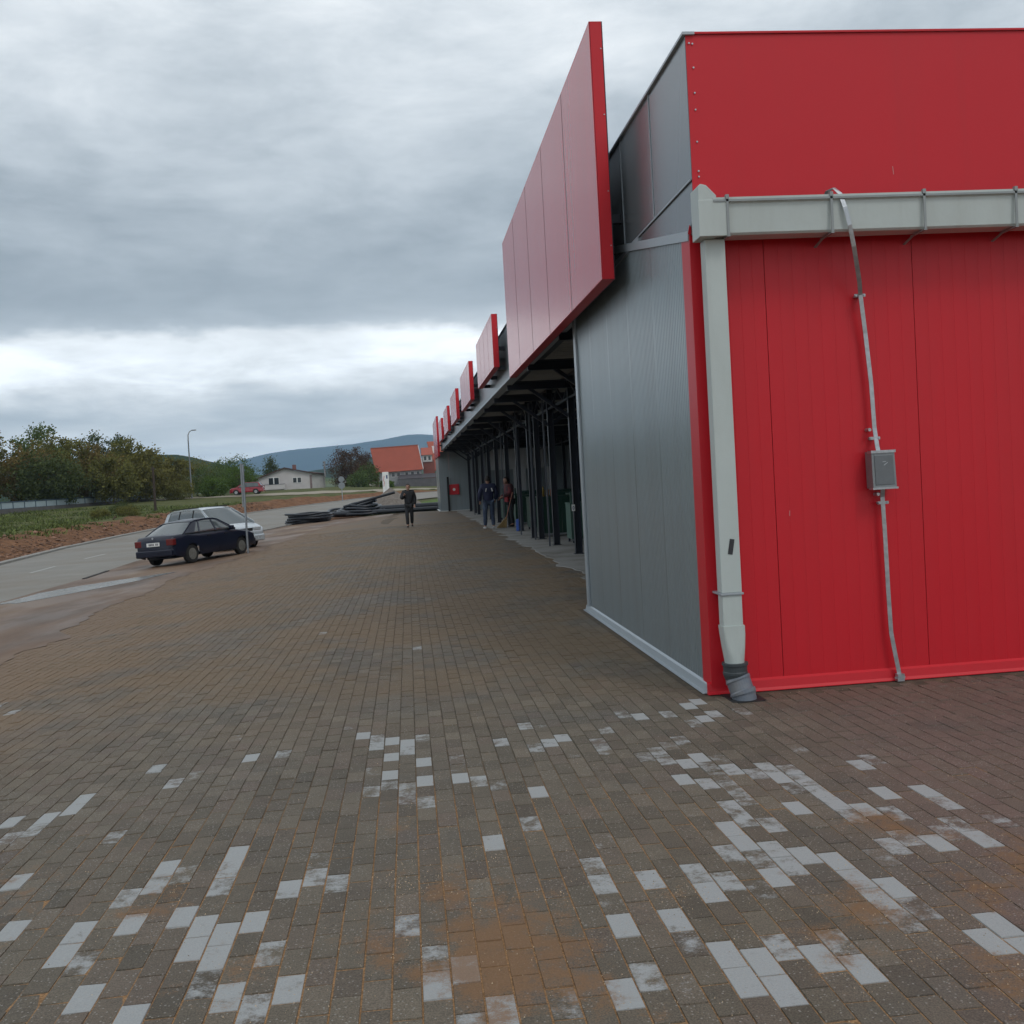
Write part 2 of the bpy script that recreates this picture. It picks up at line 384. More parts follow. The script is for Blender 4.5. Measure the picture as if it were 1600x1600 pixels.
# dirt and grass strip beyond the paving, right of the road
grm = mat('verge_grass', (.075, .12, .022), .9, 0, .2, .8, .6, 12, spec=.2)
sheet('grass_verge', lambda y: interp(y, [70, 78, 82, 113], [2.0, -.5, -1.0, 4.5]), lambda y: 45, frange(70, 112, 2), 16, -.02, grm)
# puddle
pm = mat('puddle_water', (.20, .19, .175), .22, 0, .1, 2, spec=.7)
mb = MB(); pl = []
for (x, y) in ((-9.15, 23.6), (-9.05, 25.9), (-8.5, 26.9), (-7.7, 27.6), (-6.9, 28.2), (-6.35, 28.4), (-6.6, 27.3), (-6.9, 26.3), (-7.5, 25.1), (-8.1, 24.0), (-8.6, 23.2)):
    pl.append((x, y))
pp = []
for i in range(len(pl)):
    a = Vector(pl[i]); b = Vector(pl[(i + 1) % len(pl)])
    for k in range(5):
        q = a.lerp(b, k / 5); s = noise.noise(Vector((q.x * 2, q.y * 2, 3))) * .25; pp.append((q.x + s, q.y + s * 1.5))
mb.v = [(x, y, zg(x, y) + .012) for x, y in pp]
cxy = (-7.7, 25.8); mb.v.append((cxy[0], cxy[1], zg(*cxy) + .012))
mb.f = [(i, (i + 1) % len(pp), len(pp)) for i in range(len(pp))]
tag(part('puddle', mb, pm, smooth=True, fixn=False), kind='structure')
# painted dashes in the road
mb = MB()
for y in (14, 21, 28, 35, 42, 50, 58):
    x = (xat(FAR, y) + xat(NEAR, y)) / 2; x2 = (xat(FAR, y + 3) + xat(NEAR, y + 3)) / 2
    mb.add([(x - .06, y, zg(x, y) + .006), (x + .06, y, zg(x, y) + .006), (x2 + .06, y + 3, zg(x2, y + 3) + .006), (x2 - .06, y + 3, zg(x2, y + 3) + .006)], [(0, 1, 2, 3)])
tag(part('road_marking', mb, paintw, fixn=False), kind='structure')

# ---- upper lane beyond the bank
mb = MB(); lane = [(-48, 148, -50, 155), (-30, 142, -30.5, 148), (-22, 141, -22, 147.5), (-14, 143, -13.5, 151), (-6, 147, -5.5, 156), (6, 151, 6, 162), (40, 156, 40, 170)]
LP = []
for q0, q1 in zip(lane, lane[1:]):
    k_ = max(2, int(abs(q1[0] - q0[0]) / 1.0))
    for s_ in range(k_): LP.append(tuple(q0[m_] + (q1[m_] - q0[m_]) * s_ / k_ for m_ in range(4)))
for (a, b, c_, d_) in LP:
    for t_ in range(9):
        t = t_ / 8; x = a + (c_ - a) * t; y = b + (d_ - b) * t; mb.v.append((x, y, terr(x, y) + .06))
for i in range(len(LP) - 1):
    for k in range(8):
        a = i * 9 + k; mb.f.append((a, a + 1, a + 10, a + 9))
tag(part('upper_lane', mb, mat('lane_gravel', (.29, .25, .19), .9, 0, .12, 1.2), smooth=True, fixn=False), kind='structure')

# ================================================================== paving
WH = [(1.52,7.0),(1.91,7.07),(0.9,6.48),(0.79,6.44),(1.1,6.26),(1.3,5.9),(1.44,5.88),(1.52,5.69),(1.65,5.52),(1.64,5.83),(1.85,5.46),(1.87,5.27),(1.96,5.19),(2.02,4.9),(2.06,4.64),(2.02,5.11),(2.32,4.97),(2.05,4.29),(2.17,4.3),(2.53,4.91),(2.51,4.69),(2.39,4.26),(1.55,4.68),(1.47,4.85),(1.41,4.38),(1.42,4.6),(1.78,4.81),(1.67,4.15),(1.71,4.0),(1.71,3.87),(1.75,3.79),(1.58,4.21),(1.45,4.1),(1.46,4.28),(0.71,4.32),(0.69,4.18),(0.9,4.17),(1.06,4.16),(1.1,4.02),(1.19,3.93),(0.7,3.63),(0.91,3.7),(1.01,3.34),(0.98,3.42),(1.11,3.25),(1.14,3.18),(0.96,3.12),(1.22,3.42),(1.33,3.34),(1.35,3.25),(0.65,3.22),(2.03,3.36),(1.95,3.3),(2.42,5.42),(1.45,5.33),(1.96,4.23),(1.82,3.75),(-0.3,6.79),(-0.21,6.71),(-0.17,6.47),(-0.07,6.47),(-0.03,6.19),(-0.04,5.71),(-0.24,5.93),(0.16,5.75),(0.27,5.71),(0.61,5.38),(0.48,5.01),(-0.05,6.71),(-0.39,6.9),(-0.04,5.44),(-2.04,6.1),(-2.01,6.22),(-1.74,6.61),(-2.28,5.88),(-2.11,5.78),(-2.2,5.57),(-0.88,4.84),(-0.88,4.66),(-0.91,4.52),(-1.19,4.72),(-1.22,4.58),(-0.48,4.51),(-0.58,4.39),(-0.37,4.41),(-1.86,4.89),(-1.68,4.33),(-1.4,4.23),(-1.39,4.03),(-1.32,4.4),(-1.2,4.27),(-0.98,4.1),(-0.85,3.99),(-0.89,3.81),(-0.8,3.69),(-0.88,3.89),(-0.75,4.05),(-1.17,3.61),(-0.47,3.41),(-0.68,3.38),(-0.98,3.44),(-0.59,3.35),(0.03,3.35),(-0.07,3.92),(0.12,3.42),(0.21,3.19),(-1.14,6.58),(-1.13,4.71),(-1.64,5.45),(0.29,4.71),(2.2,6.76),(1.96,7.26),(1.95,6.75),(1.42,6.94),(1.69,6.94)]
SAND = [(-0.75,3.6,0.22,.25),(-1.9,4.6,0.4,.25),(.95,3.9,.15,.2),(1.6,3.6,.3,.28),(2.45,3.9,.3,.32),(-.1,5.2,.2,.2),(0.2,6.2,.4,.12),(0.27,3.58,0.34,.5),(0.5,3.91,0.16,.2),(0.07,4.2,0.16,.4),(-0.19,3.78,0.16,.4),(2.07,4.45,0.2,.35),(1.37,3.43,0.18,.3),(1.84,3.05,0.2,.35),(-1.16,4.36,0.2,.3),(0.71,3.05,0.16,.2),(2.1,3.71,0.2,.3),(-0.12,4.38,0.1,.35),(0.31,4.58,0.14,.2),(1.68,3.41,0.14,.2),(2.71,7.21,0.3,.10),(3.99,7.2,0.35,.10)]
def paver_mat(name, objinfo, joint=False):
    m = bpy.data.materials.new(name); m.use_nodes = True; t = m.node_tree; n = t.nodes; l = t.links; b = n['Principled BSDF']
    b.inputs['Specular IOR Level'].default_value = .35
    g = n.new('ShaderNodeNewGeometry'); pos = g.outputs['Position']
    def M_(op, a, b_=None, c_=None, clamp=False):
        q = n.new('ShaderNodeMath'); q.operation = op; q.use_clamp = clamp
        for i, v_ in enumerate((a, b_, c_)):
            if v_ is None: continue
            if isinstance(v_, (int, float)): q.inputs[i].default_value = v_
            else: l.new(v_, q.inputs[i])
        return q.outputs[0]
    def nz(s, d=6, r=.6):
        q = n.new('ShaderNodeTexNoise'); q.inputs['Scale'].default_value = s; q.inputs['Detail'].default_value = d; q.inputs['Roughness'].default_value = r; l.new(pos, q.inputs['Vector']); return q.outputs[0]
    def MR(f, a, b_, c_=0.0, d=1.0):
        q = n.new('ShaderNodeMapRange'); q.interpolation_type = 'SMOOTHSTEP'
        for i, v_ in enumerate((a, b_, c_, d)): q.inputs[i + 1].default_value = v_
        l.new(f, q.inputs[0]); return q.outputs[0]
    def MX(f, a, b_):
        q = n.new('ShaderNodeMix'); q.data_type = 'RGBA'
        for i, v_ in ((0, f), (6, a), (7, b_)):
            if isinstance(v_, float): q.inputs[i].default_value = v_
            elif isinstance(v_, tuple): q.inputs[i].default_value = v_ + (1,)
            else: l.new(v_, q.inputs[i])
        return q.outputs[2]
    fine = nz(160, 4, .7); med = nz(9, 6, .65); big = nz(.55, 7, .62); patch = nz(1.7, 8, .7)
    sp = n.new('ShaderNodeSeparateXYZ'); l.new(pos, sp.inputs[0])
    # sand blobs lying on the paving
    sand = None
    for (x, y, r, s) in SAND:
        dx = M_('SUBTRACT', sp.outputs[0], x); dy = M_('MULTIPLY', M_('SUBTRACT', sp.outputs[1], y), .55)
        d2 = M_('ADD', M_('MULTIPLY', dx, dx), M_('MULTIPLY', dy, dy))
        gq = M_('MULTIPLY', M_('EXPONENT', M_('MULTIPLY', d2, -1.0 / (r * r))), s)
        sand = gq if sand is None else M_('MAXIMUM', sand, gq)
    # broad dust further away
    dust = M_('MULTIPLY', MR(big, .38, .56), MR(sp.outputs[1], 6, 10))
    dust2 = M_('MULTIPLY', MR(sp.outputs[0], -1.5, -4.5), MR(sp.outputs[1], 5, 9))
    if joint:
        base = MX(MR(med, .3, .7), (.055, .047, .036), (.12, .095, .066))
        nearm = M_('MULTIPLY', MR(sp.outputs[1], 6.2, 4.2), MR(big, .26, .46))
        sj = M_('ADD', M_('MULTIPLY', sand, 1.6), M_('MULTIPLY', nearm, .75))
        sf = MR(M_('ADD', sj, M_('MULTIPLY', M_('SUBTRACT', patch, .5), .9)), .18, .4)
        sf = M_('MAXIMUM', sf, M_('MULTIPLY', MR(sp.outputs[1], 6.6, 4.4), MR(nz(1.1, 6, .6), .36, .52)))
        col = MX(sf, base, MX(MR(nz(120, 3, .7), .35, .65), (.16, .088, .040), (.35, .20, .095)))
        col = MX(M_('MULTIPLY', dust, .5), col, (.12, .085, .055))
        l.new(col, b.inputs['Base Color']); b.inputs['Roughness'].default_value = .95
    else:
        if objinfo:
            oi = n.new('ShaderNodeObjectInfo'); src = oi.outputs['Color']; edge = 0.0
        else:
            a = n.new('ShaderNodeAttribute'); a.attribute_name = 'tone'; src = a.outputs['Color']; edge = a.outputs['Alpha']
        s3 = n.new('ShaderNodeSeparateColor'); l.new(src, s3.inputs[0])
        tone, wht, rd = s3.outputs
        base = MX(tone, (.080, .067, .050), (.146, .122, .091))
        base = MX(M_('MULTIPLY', rd, .9), base, (.145, .098, .082))
        vv = M_('ADD', M_('MULTIPLY', M_('SUBTRACT', med, .5), .5), M_('MULTIPLY', M_('SUBTRACT', MR(fine, .32, .68), .5), .75)); vv = M_('ADD', vv, 1.0)
        sv = n.new('ShaderNodeVectorMath'); sv.operation = 'SCALE'; l.new(base, sv.inputs[0]); l.new(vv, sv.inputs['Scale']); base = sv.outputs[0]
        # darker damp patches
        base = MX(M_('MULTIPLY', MR(nz(.8, 5, .6), .52, .66), .35), base, (.075, .073, .068))
        base = MX(M_('MULTIPLY', dust, .68), base, (.165, .108, .056))
        base = MX(M_('MULTIPLY', dust2, M_('MULTIPLY', MR(patch, .3, .6), .6)), base, (.20, .125, .07))
        # efflorescence: the bleached blocks
        wn = M_('ADD', wht, M_('MULTIPLY', M_('SUBTRACT', nz(11, 9, .78), .5), 1.5))
        wf = M_('MULTIPLY', MR(wn, .36, .66), MR(wht, .05, .2))
        base = MX(M_('MULTIPLY', wf, .88), base, MX(fine, (.24, .25, .252), (.43, .445, .445)))
        ef = MR(M_('ADD', edge, M_('MULTIPLY', M_('SUBTRACT', patch, .5), 1.2)), .25, .8)
        base = MX(M_('MULTIPLY', ef, M_('ADD', edge, 0.0, clamp=True)), base, (.17, .112, .068))
        # sparse white sprinkled grit
        gr = n.new('ShaderNodeTexVoronoi'); gr.inputs['Scale'].default_value = 55; l.new(pos, gr.inputs['Vector'])
        gf = M_('MULTIPLY', M_('LESS_THAN', gr.outputs['Distance'], .2), M_('GREATER_THAN', nz(3.2, 3), .44))
        base = MX(M_('MULTIPLY', gf, .55), base, (.33, .31, .28))
        sf = MR(M_('ADD', sand, M_('ADD', M_('MULTIPLY', M_('SUBTRACT', nz(4.5, 9, .75), .5), 1.3), M_('MULTIPLY', M_('SUBTRACT', fine, .5), .5))), .20, .44)
        sf = M_('MULTIPLY', sf, MR(sand, .02, .1))
        base = MX(M_('MULTIPLY', sf, .8), base, MX(fine, (.12, .062, .026), (.26, .138, .062)))
        l.new(base, b.inputs['Base Color'])
        l.new(M_('ADD', M_('MULTIPLY', big, .25), .62), b.inputs['Roughness'])
    bp = n.new('ShaderNodeBump'); bp.inputs['Strength'].default_value = .55; bp.inputs['Distance'].default_value = .004; l.new(M_('ADD', M_('MULTIPLY', fine, .7), nz(45, 4)), bp.inputs['Height']); l.new(bp.outputs[0], b.inputs['Normal'])
    return m
pmo = paver_mat('paver_block_object', True); pms = paver_mat('paver_block_field', False); pmj = paver_mat('joint_sand', False, True)
def pave_sheet():
    mb = MB(); ys = frange(-6, 66, 2); 
    for y in ys:
        l_ = xat(PAVE, y)
        r_ = 20 if y < 7.5 else 5.0
        for x in (l_, (l_ - 1) / 2, -1.0, 0.5, 2.0, r_): mb.v.append((x, y, zg(x, y) + .0208))
    for j in range(len(ys) - 1):
        for i in range(5): a = j * 6 + i; mb.f.append((a, a + 1, a + 7, a + 6))
    return part('paving', mb, pmj, smooth=False, fixn=False)
paving = pave_sheet(); tag(paving, kind='structure')
PW, PL = .0972, .1960          # block size
ZP = .0245
Ri = Matrix(rows).transposed()
def project(p):
    q = Ri @ (Vector(p) - Vector((0, 0, 1.7)))
    if q.z > -.2: return None
    return 512 + 1024 * q.x / -q.z, 512 - 1024 * q.y / -q.z
blocks = []
rr = random.Random(3)
X0 = -6.2; j = 0
while True:
    x = X0 + j * .1
    if x > 9: break
    y = 1.4 + (j % 2) * .1 + rr.uniform(-.012, .012) + .02 * math.sin(x * 1.3)
    lim = 7.36 if x > 2.09 else 44
    if 2.09 < x < 2.95: lim = 44
    while y < lim + .3:
        ok = x > xat(PAVE, y) + .05
        if x > 2.09 and y > 7.28 and y < 12.75: ok = False
        if x > 2.95 and y > 7.28: ok = False
        if x > 5.5 and y < 3: ok = False
        if 2.24 < x < 2.46 and 7.10 < y < 7.42: ok = False
        if y > lim: ok = False
        if ok:
            tn = min(max(.5 + rr.gauss(0, .2) + .25 * noise.noise(Vector((x * .8, y * .5, 0))), 0), 1)
            wv = 0.0
            if y < 9:
                for (bx, by) in WH:
                    ddx = abs(bx - x); ddy = abs(by - y)
                    if ddx < .055 and ddy < .105: wv = max(wv, rr.choice((.5, .62, .75, .9)) + rr.uniform(-.06, .08))
                    elif ddx < .28 and ddy < .45 and rr.random() < .035: wv = max(wv, rr.uniform(.25, .55))
                if wv == 0 and rr.random() < .006: wv = rr.uniform(.25, .6)
            elif rr.random() < .003 and y < 14: wv = rr.uniform(.3, .6)
            # right of the building corner the blocks are redder
            rd = sstep(x - (y - 4.2) * .25, 1.5, 2.5) * (1 - sstep(y, 7.3, 9)) * rr.uniform(.55, 1)
            rd = max(rd, rr.random() ** 4 * .35)
            blocks.append((x, y, tn, wv, rd))
        y += .2
    j += 1
def bz(x, y): return zg(x, y) + ZP
def block_geo(cx, cy, cz, tx=0, ty=0):
    a, b_ = PW / 2, PL / 2; c_ = .0026; h = .004
    o = []
    for (ax, ay, dz) in ((a, b_, -h - .006), (a - c_, b_ - c_, 0)):
        for sx, sy in ((-1, -1), (1, -1), (1, 1), (-1, 1)):
            o.append((cx + sx * ax, cy + sy * ay, cz + dz + sx * ax * tx + sy * ay * ty))
    return o
BF = [(4, 5, 6, 7), (0, 1, 5, 4), (1, 2, 6, 5), (2, 3, 7, 6), (3, 0, 4, 7)]
vis = []
for i, (x, y, tn, wv, rd) in enumerate(blocks):
    q = project((x, y, 0))
    if q and -5 < q[0] < 1029 and -5 < q[1] < 1029: vis.append((y * 1.0 + abs(x) * .1, i))
vis.sort(); near = [i for _, i in vis[:300]]; nearset = set(near)
pmesh = [MB().add(block_geo(0, 0, 0, *t), BF).mesh('paver', pmo) for t in ((0, 0), (.012, .004), (-.01, .006), (.004, -.012))]
for i in near:
    x, y, tn, wv, rd = blocks[i]
    o = link('paver', pmesh[i % 4], paving, (x, y, bz(x, y) + rr.uniform(-.0018, .0018)))
    o.rotation_euler = (0, 0, rr.uniform(-.008, .008)); o.color = (tn, wv, rd, 1)
mb = MB(); cols = []
for i, (x, y, tn, wv, rd) in enumerate(blocks):
    if i in nearset: continue
    s = (zg(x + .05, y) - zg(x - .05, y)) / .1
    mb.add(block_geo(x + rr.uniform(-.001, .001), y + rr.uniform(-.0025, .0025), bz(x, y) + rr.uniform(-.0024, .0024), s + rr.uniform(-.012, .012), rr.uniform(-.014, .014)), BF)
    cols += [tn, wv, rd, 1 - sstep(x - xat(PAVE, y), .2, 2.2)] * 8
me = mb.mesh('paver_field', pms)
ca = me.attributes.new('tone', 'FLOAT_COLOR', 'POINT'); ca.data.foreach_set('color', cols)
o = link('paver_field', me, paving); tag(o, kind='stuff')
# beyond 44 m the blocks are too small to tell apart
mb = MB(); ys = frange(44.2, 66, 1.1)
for y in ys:
    for i in range(9):
        l_ = xat(PAVE, y); x = l_ + (2.95 - l_) * i / 8; mb.v.append((x, y, zg(x, y) + ZP))
for j in range(len(ys) - 1):
    for i in range(8): a = j * 9 + i; mb.f.append((a, a + 1, a + 10, a + 9))
me = mb.mesh('paver_field_far', pms); ca = me.attributes.new('tone', 'FLOAT_COLOR', 'POINT'); ca.data.foreach_set('color', [.35, 0, .25, .25] * len(me.vertices))
o = link('paver_field', me, paving); tag(o, kind='stuff')
# spilled sand grains and grit
mb = MB(); rg = random.Random(11)
for _ in range(5200):
    if rg.random() < .6:
        bx, by, r_, s_ = rg.choice(SAND); x = bx + rg.gauss(0, r_ * .8); y = by + rg.gauss(0, r_ * 1.2)
    else:
        y = rg.uniform(2.6, 9.5); x = rg.uniform(-.45 * y, .62 * y)
    if y > 7.3 and x > 2.1: continue
    if y < 2 or x > 5.5: continue
    s_ = rg.uniform(.0012, .0032); z = bz(x, y) - .001
    mb.add([(x - s_, y - s_, z), (x + s_, y - s_, z), (x, y + s_, z), (x, y, z + s_ * 1.3)], [(0, 1, 3), (1, 2, 3), (2, 0, 3)])
tag(part('grit', mb, mat('grit', (.36, .27, .18), .9, 0, .2, 30, island=.6), fixn=False), 'sand and pale grit spilled over the paving blocks', 'sand', kind='stuff')

# ================================================================== market floor under the canopy
mb = MB(); ys = frange(12.6, 63.5, .35); nx = 24
for y in ys:
    e = 2.86 + .25 * noise.noise(Vector((y * .7, 2, 0))) + .28 * noise.noise(Vector((y * 2.3, 9, 0)))
    for i in range(nx + 1):
        t = i / nx; x = e + (12 - e) * t * t; mb.v.append((x, y, .034 if i else .026))
for j in range(len(ys) - 1):
    for i in range(nx): a = j * (nx + 1) + i; mb.f.append((a, a + 1, a + nx + 2, a + nx + 1))
tag(part('market_floor', mb, conc, fixn=False), kind='structure')

# ================================================================== market building
bld = thing('market_building', 'long low market hall with red and grey sheet walls, gutter and open columned side', 'building', (2.17, 7.42, 0))
BX, BY = 2.17, 7.42
def bp_(name, mb, m, parent=None, **k):
    p = parent or bld
    o = part(name, mb, m, p, **k)
    # world coordinates were used: undo the root offset
    if p is bld: o.location = (-BX, -BY, 0)
    return o
def ribbed(axis, a, b, zf0, zf1, plane, nrib, depth, out):
    """ribbed sheet panel; grooves along z. axis 'y': panel in plane x=plane"""
    mb = MB(); wv = (b - a) / nrib; P = []; gw = .008 if axis == 'y' else .003
    P.append((a, 0))
    for i in range(nrib):
        s = a + i * wv
        if i: P += [(s - gw, 0), (s - gw * .3, depth), (s + gw * .3, depth), (s + gw, 0)]
    P.append((b, 0))
    for t, dd in P:
        for z in (zf0(t), zf1(t)):
            mb.v.append((plane + dd * out, t, z) if axis == 'y' else (t, plane + dd * out, z))
    for i in range(len(P) - 1): mb.f.append((2*i, 2*i+2, 2*i+3, 2*i+1))
    # side returns into the joint
    for (t, k) in ((a, 0), (b, len(P) - 1)):
        o = len(mb.v)
        for z in (zf0(t), zf1(t)): mb.v.append((plane + .04 * out, t, z) if axis == 'y' else (t, plane + .04 * out, z))
        mb.f.append((2*k, 2*k+1, o+1, o))
    return mb
def ztrim(y): return interp(y, [7.42, 10.1, 12.7], [3.42, 3.93, 3.93])
# grey side wall panels (5)
py = [7.62, 8.62, 9.62, 10.62, 11.62, 12.56]
for a, b in zip(py, py[1:]):
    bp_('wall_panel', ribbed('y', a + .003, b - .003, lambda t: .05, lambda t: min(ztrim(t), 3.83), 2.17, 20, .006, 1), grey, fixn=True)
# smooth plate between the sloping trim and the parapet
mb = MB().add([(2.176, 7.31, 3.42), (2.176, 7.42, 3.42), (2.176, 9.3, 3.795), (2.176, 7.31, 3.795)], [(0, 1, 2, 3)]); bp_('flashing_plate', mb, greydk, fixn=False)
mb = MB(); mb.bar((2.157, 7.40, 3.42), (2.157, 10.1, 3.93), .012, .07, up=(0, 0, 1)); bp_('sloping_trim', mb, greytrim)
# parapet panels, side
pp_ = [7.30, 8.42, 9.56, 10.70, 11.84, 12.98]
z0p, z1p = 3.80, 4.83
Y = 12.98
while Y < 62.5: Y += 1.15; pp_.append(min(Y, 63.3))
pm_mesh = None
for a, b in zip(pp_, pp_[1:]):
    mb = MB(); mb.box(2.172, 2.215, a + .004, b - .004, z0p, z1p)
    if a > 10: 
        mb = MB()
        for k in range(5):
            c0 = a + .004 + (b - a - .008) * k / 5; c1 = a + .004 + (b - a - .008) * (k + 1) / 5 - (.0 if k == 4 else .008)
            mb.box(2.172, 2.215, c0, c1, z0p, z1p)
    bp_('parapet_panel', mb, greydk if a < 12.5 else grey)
mb = MB().box(2.150, 2.24, 7.28, 63.3, z1p + .002, z1p + .022); bp_('parapet_cap', mb, greytrim)
mb = MB().box(2.160, 2.200, 9.0, 63.3, z0p - .05, z0p - .003); mb.box(2.2, 2.36, 12.62, 63.3, z0p - .05, z0p - .04); bp_('fascia_trim', mb, greytrim)
for i in range(1, 5):
    y = pp_[i]; bp_('seam_strip', MB().box(2.166, 2.1715, y - .006, y + .006, z0p, z1p), greytrim)
mb = MB().bar((2.166, 7.32, 3.803), (2.166, 9.25, 3.803), .008, .012); bp_('seam_strip', mb, greytrim)
# base flashing side + end trim
mb = MB().prism([(2.168, .10), (2.150, .085), (2.135, .035), (2.105, .030), (2.105, .026), (2.168, .026)], 'y', 7.44, 12.70); bp_('base_flashing', mb, greytrim)
mb = MB().box(2.145, 2.166, 12.47, 12.60, .1, 3.78); mb.box(2.145, 2.40, 12.602, 12.62, .03, 3.78); bp_('end_flashing', mb, greytrim)
# return wall
for k in range(8):
    a = 2.42 + k * 1.15; mb = MB().box(a + .003, a + 1.147, 12.50, 12.60, .03, 3.74); bp_('wall_panel', mb, grey)
# corner flashing (red)
mb = MB().box(2.160, 2.1695, 7.40, 7.615, .03, 3.44); mb.box(2.160, 2.335, 7.395, 7.408, .03, 3.44); mb.prism([(2.335, 7.395), (2.345, 7.405), (2.345, 7.42), (2.335, 7.408)], 'z', .03, 3.44)
bp_('corner_flashing', mb, red, bevel=.003)
mb = MB().prism([(2.150, 3.43), (2.20, 3.44), (2.165, 3.50)], 'y', 7.39, 7.396); bp_('corner_tab', mb, red)
# red front wall panels
xs_ = [2.345, 2.725]
while xs_[-1] < 13: xs_.append(xs_[-1] + 1.15)
for a, b in zip(xs_, xs_[1:]):
    n_ = max(3, round((b - a) / .105))
    bp_('wall_panel', ribbed('x', a + .0025, b - .0025, lambda t: .06, lambda t: 3.40, 7.42, n_, .0012, 1), red)
mb = MB().box(2.2, xs_[-1], 7.455, 7.50, .03, 3.8); mb.box(2.215, 2.26, 7.6, 12.5, .03, 3.8); bp_('inner_core', mb, steel)
mb = MB().prism([(7.418, .12), (7.400, .105), (7.392, .05), (7.375, .032), (7.375, .027), (7.418, .027)], 'x', 2.13, xs_[-1]); bp_('base_flashing', mb, red)
# red parapet front: large flat sheets
xq = [2.175, 5.15, 8.1, 11.1, 13.0]
for a, b in zip(xq, xq[1:]):
    mb = MB().box(a + .002, b - .002, 7.300, 7.312, 3.45, 4.835); bp_('parapet_sheet', mb, red)
scr = mat('scratch_pale', (.55, .30, .30), .6, 0, .1, 5)
bp_('scratch', MB().bar((3.70, 7.2985, 3.80), (3.695, 7.2985, 3.86), .004, .001, up=(0, 1, 0)), scr); bp_('scratch', MB().bar((2.83, 7.4185, 1.32), (2.832, 7.4185, 1.36), .004, .001, up=(0, 1, 0)), scr)
mb = MB().box(2.16, 13.0, 7.285, 7.36, 4.838, 4.852); bp_('parapet_cap', mb, red)
mb = MB().box(2.175, 13.0, 7.313, 7.40, 3.46, 3.50); bp_('parapet_ledge', mb, steel)
for (x, z) in [(2.225, q) for q in (4.77, 4.60, 4.42, 4.30, 4.07, 3.86, 3.82)] + [(3.03, 3.66), (3.92, 3.66), (4.45, 3.66), (2.20, 4.775)]:
    bp_('screw', MB().tube([(x, 7.299, z), (x, 7.291, z)], .0065, 8), galv)
# gutter
mb = MB(); prof_ = [(7.295, 3.62), (7.295, 3.355), (7.14, 3.355), (7.125, 3.37), (7.115, 3.575), (7.10, 3.585), (7.10, 3.615), (7.112, 3.615), (7.122, 3.595), (7.13, 3.38), (7.145, 3.367), (7.283, 3.367), (7.283, 3.62)]
mb.prism(prof_, 'x', 2.26, 13.0)
gut = bp_('gutter', mb, pvcw)
mb = MB().prism([(2.155, 3.345), (2.155, 3.70), (2.175, 3.715), (2.215, 3.705), (2.285, 3.632), (2.285, 3.345)], 'y', 7.105, 7.297)
gc = part('gutter_end', mb, pvcw, gut, bevel=.004)
mb = MB().box(2.15, 2.37, 7.098, 7.112, 3.345, 3.60); part('gutter_outlet', mb, pvcw, gut, bevel=.003)
for x in (2.36, 3.125, 3.82, 4.52, 5.24):
    mb = MB().box(x - .009, x + .009, 7.092, 7.099, 3.345, 3.63); mb.box(x - .012, x + .012, 7.092, 7.30, 3.338, 3.346); mb.box(x - .012, x + .012, 7.088, 7.115, 3.60, 3.632); mb.bar((x, 7.28, 3.343), (x, 7.42, 3.31), .02, .006)
    part('gutter_bracket', mb, mat('bracket_grey', (.26, .28, .28), .45, .2, .1, 8), gut)
mb = MB().box(2.26, 13, 7.092, 7.099, 3.583, 3.598); part('gutter_lip', mb, mat('bracket_grey', (1,) * 3), gut)
# downpipe
dp = bp_('downpipe', MB().box(2.21, 2.36, 7.19, 7.30, .80, 3.344), pvcw, bevel=.006)
part('pipe_section', MB().box(2.212, 2.358, 7.192, 7.298, .55, .785), pvcw, dp, bevel=.006)
part('pipe_clamp', MB().box(2.20, 2.37, 7.18, 7.40, .785, .80), greytrim, dp, bevel=.002)
mb = MB()
def ring(cx, cy, z, hx, hy, sq, n_=24):
    r = []
    for k in range(n_):
        a = 2 * math.pi * k / n_; c_, s_ = math.cos(a), math.sin(a)
        e = 2 / (2 + sq * 8); r.append((cx + hx * math.copysign(abs(c_) ** e, c_), cy + hy * math.copysign(abs(s_) ** e, s_), z))
    return r
lev = [(.56, .084, .066, 1), (.50, .082, .066, .9), (.40, .076, .068, .4), (.30, .070, .070, .05), (.22, .068, .070, 0)]
for i, (z, hx, hy, sq) in enumerate(lev):
    mb.v += ring(2.286 + i * .003, 7.245, z, hx, hy, sq)
for i in range(len(lev) - 1):
    for k in range(24): a = i * 24 + k; b_ = i * 24 + (k + 1) % 24; mb.f.append((a, b_, b_ + 24, a + 24))
mb.f.append(tuple(range(24)))
part('pipe_shoe', mb, pvcw, dp, smooth=False)
def turned(cx, cy, rows_, m, name, parent, axis=None):
    mb = MB(); pts = [Vector(p) for p, r in rows_]
    mb.tube([p for p, r in rows_], [r for p, r in rows_], 28)
    return part(name, mb, m, parent, smooth=False)
turned(0, 0, [((2.295, 7.235, .285), .078), ((2.295, 7.235, .287), .095), ((2.295, 7.235, .270), .095), ((2.295, 7.235, .266), .087), ((2.295, 7.235, .225), .086), ((2.295, 7.235, .220), .090), ((2.295, 7.235, .208), .090), ((2.298, 7.235, .17), .080)], pvcd, 'pipe_collar', dp)
turned(0, 0, [((2.297, 7.233, .200), .080), ((2.300, 7.230, .178), .082), ((2.306, 7.226, .168), .094), ((2.309, 7.222, .156), .094), ((2.311, 7.220, .152), .088), ((2.318, 7.212, .12), .088), ((2.326, 7.200, .085), .088), ((2.330, 7.196, .080), .096), ((2.333, 7.192, .062), .096), ((2.335, 7.190, .058), .088), ((2.345, 7.175, -.05), .087)], pvcg, 'drain_elbow', dp)
part('tape_strip', MB().bar((2.285, 7.188, 1.08), (2.305, 7.188, 1.19), .035, .002, up=(0, 1, 0)), tape, dp)
mb = MB().box(2.22, 2.47, 7.08, 7.42, -.1, .028); bp_('drain_pit', mb, black)
